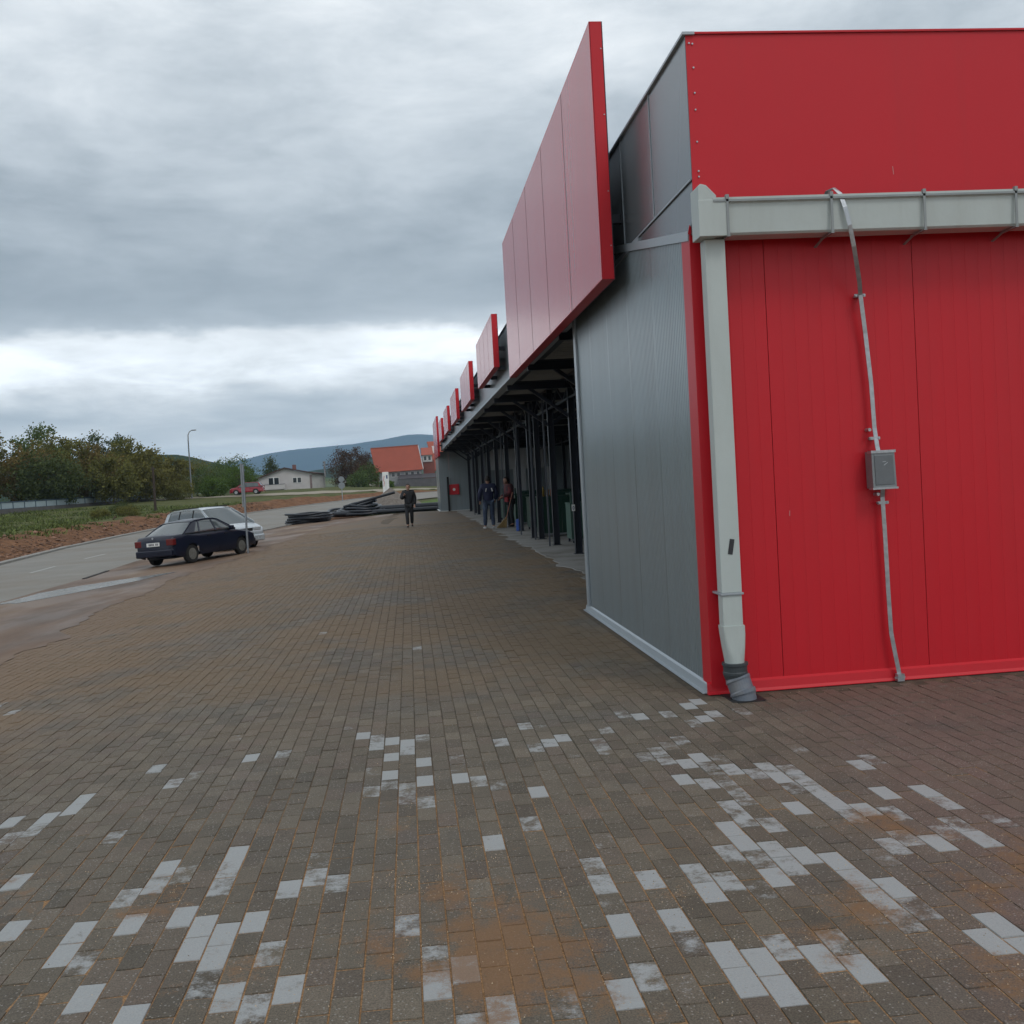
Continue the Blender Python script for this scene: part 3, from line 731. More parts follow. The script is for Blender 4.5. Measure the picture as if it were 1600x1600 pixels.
# roof: sheets, purlins, beams, lattice
mb = MB(); y = 12.62
while y < 63.3:
    for (a, b_, z) in ((0, .09, 3.98), (.09, .12, None), (.12, .2, 4.02), (.2, .23, None)):
        pass
    mb.add([(2.25, y, 4.0), (12, y, 4.18), (12, y + .12, 4.18), (2.25, y + .12, 4.0)], [(0, 1, 2, 3)])
    mb.add([(2.25, y + .12, 4.0), (12, y + .12, 4.18), (12, y + .16, 4.22), (2.25, y + .16, 4.04)], [(0, 1, 2, 3)])
    mb.add([(2.25, y + .16, 4.04), (12, y + .16, 4.22), (12, y + .24, 4.22), (2.25, y + .24, 4.04)], [(0, 1, 2, 3)])
    mb.add([(2.25, y + .24, 4.04), (12, y + .24, 4.22), (12, y + .28, 4.18), (2.25, y + .28, 4.0)], [(0, 1, 2, 3)])
    y += .28
bp_('roof_sheet', mb, soffit, fixn=False)
mb = MB().box(2.2, 13, 7.4, 63.5, 4.26, 4.30); bp_('roof_deck', mb, greydk)
for x in (2.55, 3.75, 4.95, 6.15, 7.35, 8.6, 9.8, 11):
    bp_('purlin', MB().box(x - .05, x + .05, 12.62, 63.4, 3.86 + (x - 2.25) * .018, 3.98 + (x - 2.25) * .018), steel)
COLY = [18.2, 22.0, 25.3, 28.2, 28.9, 33.3, 37.0, 41.3, 45.3, 49.2, 53.2, 56.0, 60.0]
for y in [14.4, 18.2, 22.0, 25.3, 28.6, 33.3, 37, 41.3, 45.3, 49.2, 53.2, 56, 60]:
    mb = MB().box(2.25, 12, y - .06, y + .06, 3.80, 3.82); mb.box(2.25, 12, y - .01, y + .01, 3.66, 3.82); mb.box(2.25, 12, y - .06, y + .06, 3.64, 3.66)
    mb.bar((3.6, y, 3.0), (2.7, y, 3.68), .07); mb.bar((3.6, y, 3.0), (4.5, y, 3.68), .07)
    bp_('roof_beam', mb, steel)
for x in (3.6, 7.6):
    mb = MB(); mb.box(x - .03, x + .03, 12.62, 63.4, 3.40, 3.45)
    y = 13.0; k = 0
    while y < 62.5:
        mb.bar((x, y, 3.43 if k % 2 else 3.78), (x, y + .9, 3.78 if k % 2 else 3.43), .04); y += .9; k += 1
    bp_('lattice_girder', mb, steel)
def hcol(x, y, h):
    mb = MB(); mb.box(x - .075, x - .065, y - .08, y + .08, .034, h); mb.box(x + .065, x + .075, y - .08, y + .08, .034, h); mb.box(x - .065, x + .065, y - .006, y + .006, .034, h)
    mb.box(x - .11, x + .11, y - .12, y + .12, .034, .046)
    return mb
col0 = None
for y in COLY:
    for x in ((3.62, 7.6) if y not in (28.9,) else (3.5,)):
        if y == 18.2 and x < 4: continue
        if col0 is None:
            m0 = hcol(0, 0, 3.9).mesh('column', steel); col0 = m0
        o = link('column', col0, bld, (x - BX, y - BY, 0))
# thin downpipes/edge posts beside some columns
for (x, y) in ((3.40, 25.0), (3.42, 28.0), (3.36, 31.0), (3.40, 36.6), (3.38, 44.8), (3.36, 52.6)):
    bp_('slim_post', MB().box(x - .02, x + .02, y - .02, y + .02, .034, 3.8), steelg)
# far block closing the hall
for k in range(8):
    a = 1.98 + (0 if k == 0 else .62 + (k - 1) * 1.5); b_ = 1.98 + .62 + k * 1.5
    bp_('wall_panel', MB().box(a + .004, b_ - .004, 63.52, 63.58, .03, 3.72), grey)
for k in range(5):
    bp_('wall_panel', MB().box(1.965, 1.978, 63.52 + k * 1.15, 63.52 + (k + 1) * 1.15 - .006, .03, 3.72), grey)
bp_('base_flashing', MB().box(1.90, 3.9, 63.40, 63.515, .027, .06).box(1.88, 1.96, 63.4, 69.2, .027, .06), white)
bp_('pipe_post', MB().box(2.42, 2.54, 63.3, 63.42, .03, 2.15), black)
for k in range(5):
    bp_('parapet_panel', MB().box(1.99, 2.03, 63.5 + k * 1.15, 63.5 + (k + 1) * 1.15 - .008, 3.74, 4.83), grey)
# back wall of the hall
for k in range(44):
    bp_('back_wall_panel', MB().box(11.9, 11.98, 12.7 + k * 1.15, 12.7 + (k + 1) * 1.15 - .006, .03, 4.1), grey)
for q in ((8.2, 8.25, 38, 50, 2.3, 3.55), (4.6, 8.0, 58.0, 58.1, 2.35, 3.5), (5.2, 5.8, 50, 50.05, .034, 2.3), (6.8, 7.3, 50, 50.05, .034, 2.3)):
    bp_('partition_panel', MB().box(*q), mat('kiosk_pale', (.42, .43, .44), .6, 0, .1, 2))
bp_('end_infill', MB().box(2.3, 12, 63.45, 63.5, 3.70, 4.3), greydk); bp_('back_infill', MB().box(11.85, 12.05, 12.6, 63.5, 4.05, 4.3), greydk)

# fire hose box on the far wall
fb = thing('fire_hose_box', 'red fire hose box with white disc on the far grey end wall', 'fire hose box', (2.84, 63.4, 1.35))
part('cabinet', MB().box(-.32, .32, -.02, .11, -.32, .32), mat('fire_red', (.55, .01, .02), .4, 0, .08, 3), fb, bevel=.02)
part('disc', MB().tube([(0, -.021, 0), (0, -.035, 0)], .09, 16), white, fb)

# ================================================================== raised red sign boards
def sign(y0, y1, z0, z1, n_, label, big):
    t = thing('sign_board', label, 'sign board', (1.9, y0, z0), 0, 'red sign boards along the roof edge')
    Lh = y1 - y0; H_ = z1 - z0; wv = Lh / n_
    for i in range(n_):
        part('sign_panel', MB().box(0, .008, i * wv + (.0 if i == 0 else .006), (i + 1) * wv - (0 if i == n_ - 1 else .006), 0, H_), redglos, t)
    for i in range(1, n_): part('joint_strip', MB().box(-.0012, .010, i * wv - .004, i * wv + .010, 0, H_), black, t)
    part('sign_panel_backing', MB().box(.012, .016, .01, Lh - .01, .01, H_ - .01), steel, t)
    mb = MB().box(.009, .115, -.008, 0, 0, H_); mb.box(.009, .115, Lh, Lh + .008, 0, H_); mb.box(.0, .115, -.008, Lh + .008, H_ + .001, H_ + .008); mb.box(0, .115, -.008, Lh + .008, -.008, -.001)
    part('sign_edge', mb, red, t)
    part('sign_back', MB().box(.118, .124, -.008, Lh + .008, -.008, H_ + .008), steel, t)
    mb = MB()
    for z in (.3, .8, 1.5, 2.1):
        if z < H_: mb.tube([(.10, -.009, z), (.10, -.013, z)], .006, 8)
    part('screw', mb, galv, t)
    k = 0
    zs = (.12,) if big else (-.05, .22)
    for yy in (.35, Lh / 2, Lh - .35):
        for z in (H_ * .25, H_ * .6) if big else (-.05 + .02, H_ * .35):
            if z + z0 > 4.8: continue
            part('bracket', MB().box(.125, .27, yy - .04, yy + .04, z, z + .08), steel, t)
    return t
sign(9.40, 18.05, 3.52, 5.86, 5, 'largest red sign board, five joined panels, above the near grey wall', True)
lab = ['small red sign board, second in the row, just beyond the largest one', 'small red sign board, third from the near end of the roof', 'small red sign board, fourth in the row above the open hall', 'small red sign board, fifth in the row along the roof', 'small red sign board, sixth, next to the tall one at the far end']
for (a, b_), lb in zip(((21.0, 25.7), (28.9, 33.6), (37.0, 41.5), (44.9, 49.4), (53.0, 57.5)), lab):
    sign(a, b_, 4.05, 5.12, 4, lb, False)
sign(61.0, 69.0, 3.40, 5.75, 5, 'tall red sign board at the far end of the hall, above the end wall', True)

# ================================================================== lightning strap with box
lc = thing('lightning_conductor', 'galvanised strap with inspection box running down the red wall over the gutter', 'conductor strap', (3.6, 7.36, .03))
LO = Vector((3.6, 7.36, .03))
P = [(3.125, 7.29, 3.50), (3.13, 7.25, 3.60), (3.142, 7.20, 3.66), (3.17, 7.15, 3.672), (3.197, 7.11, 3.62), (3.22, 7.09, 3.52), (3.25, 7.09, 3.39), (3.287, 7.12, 3.245), (3.336, 7.19, 3.12), (3.387, 7.27, 3.015), (3.42, 7.335, 2.93), (3.456, 7.36, 2.65), (3.484, 7.36, 2.27), (3.494, 7.36, 1.94), (3.50, 7.34, 1.80), (3.505, 7.33, 1.755)]
def strap(P, wv=.032):
    mb = MB(); P = [Vector(p) - LO for p in P]
    for i, p in enumerate(P):
        d = (P[min(i + 1, len(P) - 1)] - P[max(i - 1, 0)]).normalized(); s = Vector((1, 0, 0)); s = (s - d * s.dot(d)).normalized(); nn = s.cross(d).normalized() * .002
        for a, b_ in ((-1, -1), (1, -1), (1, 1), (-1, 1)): mb.v.append(tuple(p + s * a * wv / 2 + nn * b_))
    for i in range(len(P) - 1):
        for k in range(4): a = i * 4 + k; b_ = i * 4 + (k + 1) % 4; mb.f.append((a, b_, b_ + 4, a + 4))
    mb.f += [(3, 2, 1, 0), tuple(len(mb.v) - 4 + k for k in range(4))]
    return mb
part('strap', strap(P), galv, lc)
part('strap', strap([(3.525, 7.33, 1.49), (3.53, 7.355, 1.42), (3.54, 7.36, 1.1), (3.545, 7.36, .7), (3.553, 7.36, .40), (3.575, 7.36, .25), (3.60, 7.36, .10), (3.602, 7.355, .03)]), galv, lc)
for (x, z, up) in ((3.422, 2.93, 0), (3.487, 1.865, 1), (3.531, 1.38, 1)):
    mb = MB(); x -= LO.x; z -= LO.z
    mb.box(x - .042, x + .042, -.012, -.004, z - .011, z + .011)
    for s in (-1, 1): mb.tube([(x + s * .032, -.006, z), (x + s * .032, -.022, z)], .008, 6)
    mb.box(x - .02, x + .02, .004, .06, z - .008, z + .008)
    if up: mb.tube([(x - .035, .05, z + .065), (x - .035, -.012, z + .065)], .013, 8)
    part('clamp', mb, galv, lc)
mb = MB().box(-.025, .03, -.03, .01, .0, .055); mb.box(-.04, .04, -.02, -.01, .02, .035); part('foot_clamp', mb, galv, lc)
bx_ = part('inspection_box', MB().prism([(-.175, 1.735), (-.170, 1.46), (.015, 1.46), (.005, 1.735)], 'y', -.075, .035), galvd, lc, bevel=.005)
part('box_cover', MB().prism([(-.155, 1.705), (-.150, 1.485), (-.003, 1.485), (-.012, 1.705)], 'y', -.081, -.0755), mat('box_cover', (.16, .175, .185), .4, .5, .08, 20), bx_, bevel=.002)
mb = MB().box(-.18, .01, -.085, -.02, 1.722, 1.742); mb.box(-.177, .02, -.085, -.02, 1.452, 1.466); mb.bar((-.085, -.083, 1.63), (-.055, -.083, 1.65), .005, .002, up=(0, 1, 0)); mb.bar((-.095, -.083, 1.655), (-.068, -.083, 1.657), .005, .002, up=(0, 1, 0))
part('box_flange', mb, galv, bx_)
#PART2
# ================================================================== hills and mountains
def ridge(name, label_kind, pts, y0, depth, step, amp, fs, m, sub=24, seed=0, front=1.0):
    """terrain ridge: pts = (x, crest height); y0 = crest distance; depth = half width"""
    mb = MB(); xs = frange(pts[0][0], pts[-1][0], step); n = len(xs)
    for j in range(sub + 1):
        t = j / sub; yy = y0 - depth + 2 * depth * t; prof = math.sin(math.pi * t) ** .9 if 0 < t < 1 else 0
        for x in xs:
            h = interp(x, [p[0] for p in pts], [p[1] for p in pts])
            f = noise.fractal(Vector((x / fs, yy / fs, seed)), 1.0, 2.0, 6) * amp
            mb.v.append((x, yy + .15 * depth * noise.noise(Vector((x / fs * .5, seed, 1))), h * prof + f * (prof ** .5 if prof > 0 else 0) * (.25 + .75 * abs(t - .5) * 2) + base_z(y0 - depth) * (1 - prof) * .3 - (2 if prof == 0 else 0)))
    for j in range(sub):
        for i in range(n - 1):
            a = j * n + i; mb.f.append((a, a + 1, a + n + 1, a + n))
    o = part(name, mb, m, smooth=True, fixn=False); tag(o, kind='structure'); return o
def forest_mat(name, c0, c1, c2, s1, s2, bump=1.0, bd=3.0):
    m = bpy.data.materials.new(name); m.use_nodes = True; t = m.node_tree; n = t.nodes; l = t.links; b = n['Principled BSDF']; b.inputs['Roughness'].default_value = .95; b.inputs['Specular IOR Level'].default_value = .1
    g = n.new('ShaderNodeNewGeometry')
    def nz(s, d=8):
        q = n.new('ShaderNodeTexNoise'); q.inputs['Scale'].default_value = s; q.inputs['Detail'].default_value = d; q.inputs['Roughness'].default_value = .7; l.new(g.outputs['Position'], q.inputs['Vector']); return q.outputs[0]
    r = n.new('ShaderNodeValToRGB'); e = r.color_ramp.elements; e[0].position = .35; e[0].color = c0 + (1,); e[1].position = .65; e[1].color = c1 + (1,); l.new(nz(s1), r.inputs[0])
    r2 = n.new('ShaderNodeMapRange'); r2.inputs[1].default_value = .52; r2.inputs[2].default_value = .62; l.new(nz(s2, 4), r2.inputs[0])
    mx = n.new('ShaderNodeMix'); mx.data_type = 'RGBA'; l.new(r2.outputs[0], mx.inputs[0]); l.new(r.outputs[0], mx.inputs[6]); mx.inputs[7].default_value = c2 + (1,); l.new(mx.outputs[2], b.inputs['Base Color'])
    bp = n.new('ShaderNodeBump'); bp.inputs['Strength'].default_value = bump; bp.inputs['Distance'].default_value = bd; l.new(nz(s1 * 1.5), bp.inputs['Height']); l.new(bp.outputs[0], b.inputs['Normal'])
    return m
fm1 = forest_mat('hill_forest', (.012, .028, .012), (.045, .07, .022), (.05, .06, .025), .12, .012)
fm2 = forest_mat('mid_hill_cover', (.012, .026, .014), (.035, .055, .022), (.10, .12, .05), .05, .004, 1, 6)
fm3 = forest_mat('mountain_cover_hazed', (.012, .030, .040), (.022, .045, .056), (.03, .048, .055), .004, .001, 1, 40)  # bluish tint paints extra distance haze into the dark forest green
ridge('wooded_hill', None, [(-900, 10), (-600, 26), (-380, 30), (-260, 33), (-215, 33), (-178, 34), (-150, 31), (-128, 24.5), (-112, 17), (-90, 8), (-60, 2)], 720, 160, 3.0, 3.0, 14, fm1, sub=44, seed=4)
ridge('far_low_hill', None, [(-600, 10), (-300, 24), (-200, 27), (-160, 29), (-110, 33), (-75, 44), (-55, 47), (-25, 46), (10, 40), (60, 38), (200, 30), (700, 10)], 1500, 330, 9, 6, 60, fm2, sub=30, seed=9)
ridge('field_slope', None, [(-700, 4), (-300, 14), (-190, 20), (-110, 19), (-60, 12), (60, 14), (300, 8)], 950, 170, 9, 2.5, 40, forest_mat('field_slope_cover', (.03, .06, .02), (.07, .10, .03), (.12, .13, .05), .03, .008, 1, 3), sub=20, seed=12)
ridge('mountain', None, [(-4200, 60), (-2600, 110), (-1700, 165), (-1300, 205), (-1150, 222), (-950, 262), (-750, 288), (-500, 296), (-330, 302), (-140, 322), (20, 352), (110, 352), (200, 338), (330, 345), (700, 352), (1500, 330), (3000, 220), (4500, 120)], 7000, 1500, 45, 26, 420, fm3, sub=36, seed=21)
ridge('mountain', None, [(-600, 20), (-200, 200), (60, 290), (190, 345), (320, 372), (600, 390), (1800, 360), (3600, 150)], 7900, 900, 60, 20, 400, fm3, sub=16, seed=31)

# ================================================================== trees
def leafmat(name, c, v=.35):
    m = mat(name, c, .75, 0, .22, .9, island=v, spec=.15); n = m.node_tree.nodes; l = m.node_tree.links; b = n['Principled BSDF']; o = n['Material Output']
    src = b.inputs['Base Color'].links[0].from_socket; tr = n.new('ShaderNodeBsdfTranslucent'); l.new(src, tr.inputs[0]); mx = n.new('ShaderNodeMixShader'); mx.inputs[0].default_value = .38
    l.new(b.outputs[0], mx.inputs[1]); l.new(tr.outputs[0], mx.inputs[2]); l.new(mx.outputs[0], o.inputs[0]); return m
LM = {'olive': leafmat('leaves_olive', (.16, .155, .045)), 'brown': leafmat('leaves_bronze', (.19, .14, .05)), 'green': leafmat('leaves_green', (.10, .14, .045)), 'lime': leafmat('leaves_fresh', (.09, .14, .03)), 'dark': leafmat('leaves_dark', (.08, .10, .036)), 'russet': leafmat('leaves_russet', (.10, .062, .04)), 'yellow': leafmat('leaves_yellowish', (.17, .155, .045))}
bark = mat('bark', (.07, .055, .04), .9, 0, .25, 3, .4, 12)
CR = {}
def crown_mesh(key, m, w_, h_, seed, n=4200, leaf=.26, shape='round', open_=.0):
    k = (key, seed)
    if k in CR: return CR[k]
    r = random.Random(seed); mb = MB(); cl = []
    nc = 90
    for _ in range(nc):
        while True:
            p = Vector((r.uniform(-1, 1), r.uniform(-1, 1), r.uniform(-1, 1)))
            if p.length < 1 and (p.length > .35 or r.random() < .4): break
        if shape == 'cone': f = 1 - (p.z + 1) / 2 * .85; p.x *= f; p.y *= f
        if shape == 'column': p.x *= .9; p.y *= .9
        cl.append((Vector((p.x * w_ / 2, p.y * w_ / 2, h_ / 2 + p.z * h_ / 2)), r.uniform(.08, .19) * (w_ + h_) / 2 * (1 - open_)))
    for i in range(n):
        c, cr_ = cl[i % nc]
        q = Vector((r.gauss(0, .5), r.gauss(0, .5), r.gauss(0, .42))) * cr_ + c
        s = leaf * r.uniform(.5, 1.3); d = Vector((r.gauss(0, 1), r.gauss(0, 1), r.gauss(0, 1))).normalized(); e = d.orthogonal().normalized(); f = d.cross(e)
        mb.add([q - e * s * .5, q + f * s * .35, q + e * s * .5, q - f * s * .35], [(0, 1, 2, 3)])
    me = mb.mesh('crown_' + key, m); CR[k] = me; return me
def trunk_mb(h, r0, seed, w_=3, top=None):
    r = random.Random(seed); mb = MB(); top = top or h
    pts = [(0, 0, -.5)]; rad = [r0 * 1.3]
    for i in range(1, 6):
        pts.append((r.gauss(0, .1) * i * .4, r.gauss(0, .1) * i * .4, top * i / 5)); rad.append(r0 * (1 - i / 6))
    mb.tube(pts, rad, 7)
    for k in range(9):
        a = r.uniform(0, 6.28); z = top * r.uniform(.2, .62); l_ = w_ * r.uniform(.2, .34)
        p0 = Vector((0, 0, z)); p1 = p0 + Vector((math.cos(a) * l_ * .6, math.sin(a) * l_ * .6, l_ * .5)); p2 = p1 + Vector((math.cos(a) * l_ * .4, math.sin(a) * l_ * .4, l_ * .6))
        mb.tube([p0, p1, p2], [r0 * .4, r0 * .25, r0 * .08], 5)
    return mb
TM = {}
def tree(name, label, x, y, h, w_, kind, seed, cb=.12, group=None, n=4200, leaf=.26, shape='round', open_=0, cat='tree', rot=0, z=None):
    t = thing(name, label, cat, (x, y, terr(x, y) if z is None else z), rot, group)
    c = link('crown', crown_mesh(kind + shape + str(round(w_)) + str(round(h)), LM[kind], w_, h * (1 - cb), seed, n, leaf, shape, open_), t, (0, 0, h * cb))
    part('trunk', trunk_mb(h, .03 * h * .5, seed, w_, h * .85), bark, t)
    return t
# the wood behind the parapet fence: each tree its own
TW = [(-62, 128, 15, 9, 'olive', 'tall olive tree at the left edge of the wood behind the blue railing', 1, .32),
      (-55.5, 134, 14.2, 8, 'brown', 'bronze leaved tall tree near the left end of the wood', 2, .32),
      (-50, 122, 12.6, 8, 'olive', 'tall thin topped olive tree just right of the tallest one in the wood', 3, .3),
      (-47.5, 140, 12.6, 8, 'green', 'green tree with feathery top in the middle of the wood', 4, .3),
      (-43.5, 132, 10.9, 7.5, 'olive', 'olive tree whose top stands out against the sky mid wood', 5, .3),
      (-41.5, 147, 11.6, 7, 'dark', 'dark thin tree showing above its neighbours at the right of the wood', 6, .3),
      (-39.5, 135, 8.6, 7, 'brown', 'bronze rounded tree behind the railing right of centre', 7, .1),
      (-37.3, 143, 9.7, 6, 'olive', 'last tall olive tree where the wood drops to the hill', 8, .25),
      (-34.5, 140, 7.0, 6, 'yellow', 'yellowish green tree at the right end of the blue railing', 9, .1),
      (-49, 116, 6.6, 7.5, 'green', 'low dark green tree in front of the wood at the far left', 10, .05),
      (-55, 118, 7.4, 8, 'green', 'bushy green tree at the left edge of the picture', 11, .05),
      (-41.5, 124, 6.3, 8, 'dark', 'dark round tree low behind the middle of the railing', 12, .05),
      (-45, 128, 7.6, 7, 'brown', 'bronze bushy tree low in the middle of the wood', 13, .05),
      (-36.2, 131, 5.8, 6, 'olive', 'low olive tree close behind the right part of the railing', 14, .05),
      (-70, 125, 14, 10, 'olive', 'olive tree at the outer left of the wood', 15, .3),
      (-32.5, 147, 5.6, 5, 'yellow', 'small yellow green tree beside the wooden pole', 16, .05)]
for (x, y, h, w_, k, lb, sd_, op) in TW:
    tree('leafy_tree', lb, x, y, h * (.86 if h > 8 else 1.0), w_ * 1.12, k, sd_, .06 if op < .2 else .14, 'trees of the wood behind the railing', n=8500, leaf=.30, open_=op * .9)
BS = [(-30.5, 140, 2.6, 4.5, 'olive', 'olive bush at the foot of the wooden pole'), (-28.5, 150, 4.6, 5.5, 'green', 'green bush behind the street lamp'), (-27, 146, 2.8, 4.5, 'lime', 'light green bush right of the street lamp foot'),
      (-24.9, 156, 4.4, 5.5, 'lime', 'bright green bush left of the parked red car'), (-26.5, 165, 6.0, 6, 'green', 'taller green bush behind the bright green one'), (-31.5, 158, 5.6, 6, 'olive', 'olive bush between wood and street lamp'),
      (-26.4, 169, 2.6, 4.5, 'dark', 'dark hedge bush behind the parked red car'), (-27.2, 172, 3.2, 4.5, 'green', 'green bush left of the white house'), (-22.2, 84, 1.0, 1.9, 'olive', 'low scrub on the bank behind the parked cars'), (-24.6, 92, 1.3, 2.4, 'dark', 'dark scrub in front of the wooden pole'), (-25.5, 88, .9, 1.8, 'olive', 'small scrub left of the wooden pole foot'), (-29.5, 74, 1.0, 1.3, 'green', 'green shrub in front of the railing at the left')]
for i, (x, y, h, w_, k, lb) in enumerate(BS):
    tree('bush', lb, x, y, h, w_, k, 40 + i, .0, 'bushes along the verge', n=3600, leaf=.22 if y > 100 else .09, cat='bush')
tree('poplar_tree', 'slim pale poplar standing alone in front of the hill', -45.2, 256, 9.4, 3.6, 'green', 60, .05, n=2500, leaf=.35, shape='column', z=1.6)
tree('conifer_tree', 'dark conifer rising behind the left side of the white house roof', -27.6, 214, 8.0, 6.0, 'dark', 61, .05, n=3200, leaf=.3, shape='cone', z=1.4)
tree('broad_tree', 'broad russet brown tree standing between the white house and the orange roof', -10.9, 205, 9.6, 9.0, 'russet', 62, .06, n=15000, leaf=.26, z=.4)
tree('broad_tree', 'smaller russet tree at the right of the broad brown one', -8.3, 200, 6.5, 5.5, 'russet', 63, .04, n=8000, leaf=.26, z=.4)
for i, (x, y, h, w_, k, lb) in enumerate([(-6.9, 185, 4.6, 4.2, 'green', 'green bush left of the orange roofed building'), (-8.6, 180, 3.4, 4.2, 'green', 'low green bush beside the orange roofed building'), (-36.5, 222, 5.0, 8, 'green', 'dark green bushes left of the white house'), (-3.4, 172, 1.6, 2.5, 'lime', 'light green shrub near the foot of the advertising pillar')]):
    tree('bush', lb, x, y, h, w_, k, 70 + i, 0, 'bushes around the far houses', n=2600, leaf=.24, cat='bush', z=base_z(y) + .2)

# ---- grass and weeds on the bank
mb = MB(); rg = random.Random(5); cnt = 0
while cnt < 9000:
    y = rg.uniform(38, 118); x = rg.uniform(-.52 * y - 2, -.16 * y)
    d = bankd(x, y)
    if d < 2.4: continue
    if d < 4.5 and noise.noise(Vector((x * .4, y * .4, 8))) < .05: continue
    if noise.noise(Vector((x * .25, y * .25, 3))) < -.25: continue
    cnt += 1; z = terr(x, y); h = rg.uniform(.10, .26) * (1 + .6 * noise.noise(Vector((x * .3, y * .3, 1))))
    for _ in range(3):
        a = rg.uniform(0, 6.28); wv = .03 + rg.random() * .04; lx, ly = rg.gauss(0, .12), rg.gauss(0, .12); ox, oy = rg.gauss(0, .15), rg.gauss(0, .15)
        mb.add([(x + ox - math.cos(a) * wv, y + oy - math.sin(a) * wv, z - .02), (x + ox + math.cos(a) * wv, y + oy + math.sin(a) * wv, z - .02), (x + ox + lx, y + oy + ly, z + h)], [(0, 1, 2)])
tag(part('grass', mb, mat('grass_blades', (.10, .125, .036), .8, 0, .3, .5, island=.5, spec=.2), fixn=False), 'long uneven grass growing on the bank across the road', 'grass', kind='stuff')
# stones and clods in the dirt bank
mb = MB(); rg = random.Random(8)
ico = [(0, 0, 1), (.9, 0, .3), (.28, .85, .3), (-.72, .53, .3), (-.72, -.53, .3), (.28, -.85, .3), (0, 0, -.6)]
icf = [(0, 1, 2), (0, 2, 3), (0, 3, 4), (0, 4, 5), (0, 5, 1), (6, 2, 1), (6, 3, 2), (6, 4, 3), (6, 5, 4), (6, 1, 5)]
for _ in range(2600):
    i = rg.randrange(2, 9); t = rg.random(); a, b_ = FAR[i], FAR[i + 1]; x = a[0] + (b_[0] - a[0]) * t; y = a[1] + (b_[1] - a[1]) * t
    n_ = Vector((-(b_[1] - a[1]), b_[0] - a[0])).normalized(); d = abs(rg.gauss(0, 1.6)) + .1; x += n_.x * d; y += n_.y * d
    s = rg.uniform(.03, .10) * (1 + (rg.random() < .06) * 1.3); z = terr(x, y)
    mb.add([(x + p[0] * s * rg.uniform(.7, 1.3), y + p[1] * s, z + p[2] * s * .8) for p in ico], icf)
tag(part('clods', mb, mat('clod_earth', (.17, .095, .06), .95, 0, .3, 3, island=.5), fixn=False), 'stones and clods lying on the red dirt bank', 'stones', kind='stuff')

# ================================================================== blue railing on a low wall
fn = thing('parapet_railing', 'low blue railing with pale panels on a dark wall in front of the wood', 'railing', (-41.6, 109.8, 1.0))
A = Vector((-46.5, 84, 0)); B_ = Vector((-35.8, 149.4, 0)); Ln = (B_ - A).length; dr = (B_ - A).normalized()
fn.location = (A.x, A.y, 0); fn.rotation_euler = (0, 0, math.atan2(dr.y, dr.x))
blu = mat('railing_blue', (.045, .075, .11), .5, .1, .15, 3); pan = mat('railing_panel', (.30, .36, .38), .5, 0, .12, 2); wl = mat('low_wall', (.10, .092, .088), .85, 0, .25, 1.5, .3, 8)
zt0, zt1 = 2.22, 2.72
def fz(t): return zt0 + (zt1 - zt0) * t / Ln
npan = int(Ln / 2.25)
for i in range(npan):
    a = i * Ln / npan; b_ = (i + 1) * Ln / npan
    mb = MB(); mb.add([(a, -.03, fz(a) - .72), (b_, -.03, fz(b_) - .72), (b_, .03, fz(b_) - .72), (a, .03, fz(a) - .72), (a, -.03, fz(a) - .12), (b_, -.03, fz(b_) - .12), (b_, .03, fz(b_) - .12), (a, .03, fz(a) - .12)], [(3, 2, 1, 0), (4, 5, 6, 7), (0, 1, 5, 4), (1, 2, 6, 5), (2, 3, 7, 6), (3, 0, 4, 7)])
    part('rail_panel', mb, pan, fn)
    part('rail_post', MB().box(a - .05, a + .05, -.07, .07, fz(a) - .8, fz(a)), blu, fn)
part('top_rail', MB().bar((0, 0, fz(0) - .04), (Ln, 0, fz(Ln) - .04), .16, .10), blu, fn)
part('bottom_rail', MB().bar((0, 0, fz(0) - .76), (Ln, 0, fz(Ln) - .76), .14, .08), blu, fn)
part('low_wall', MB().bar((0, .02, fz(0) - 1.6), (Ln, .02, fz(Ln) - 1.4), .3, 1.5), wl, fn)

# ================================================================== poles
t = thing('wooden_pole', 'dark wooden pole standing at the end of the blue railing', 'pole', (-23.4, 98, terr(-23.4, 98)))
part('shaft', MB().tube([(0, 0, -.3), (0, 0, 4.75 - t.location.z + .1)], [.13, .10], 8), mat('pole_wood', (.045, .03, .022), .85, 0, .2, 2), t)
part('cross_piece', MB().box(-.22, .22, -.04, .04, 4.0 - t.location.z + .6, 4.08 - t.location.z + .6), steel, t)
t = thing('street_lamp', 'tall slim street lamp with curved arm in front of the green hill', 'street lamp', (-29.45, 144, terr(-29.45, 144)))
hh = 11.0 - t.location.z
part('mast', MB().tube([(0, 0, -.3), (0, 0, hh - 1.3), (.03, 0, hh - .6), (.25, 0, hh - .15), (.6, 0, hh)], [.13, .08, .07, .055, .05], 8), mat('lamp_mast', (.20, .21, .22), .5, .4, .1, 3), t)
part('lamp_head', MB().box(.55, 1.15, -.14, .14, hh - .06, hh + .08), galvd, t, bevel=.04)
t = thing('steel_post', 'bare galvanised post standing at the paving edge beside the blue car', 'post', (-5.30, 34.08, zg(-5.3, 34.08)))
part('shaft', MB().tube([(0, 0, -.2), (0, 0, 2.93)], .035, 12), mat('post_galvanised', (.30, .33, .36), .4, .5, .12, 8), t, smooth=False)
part('u_profile', MB().box(-.085, -.035, -.03, .03, 1.55, 2.97).box(-.085, -.02, -.04, -.03, 2.2, 2.25), galvd, t)
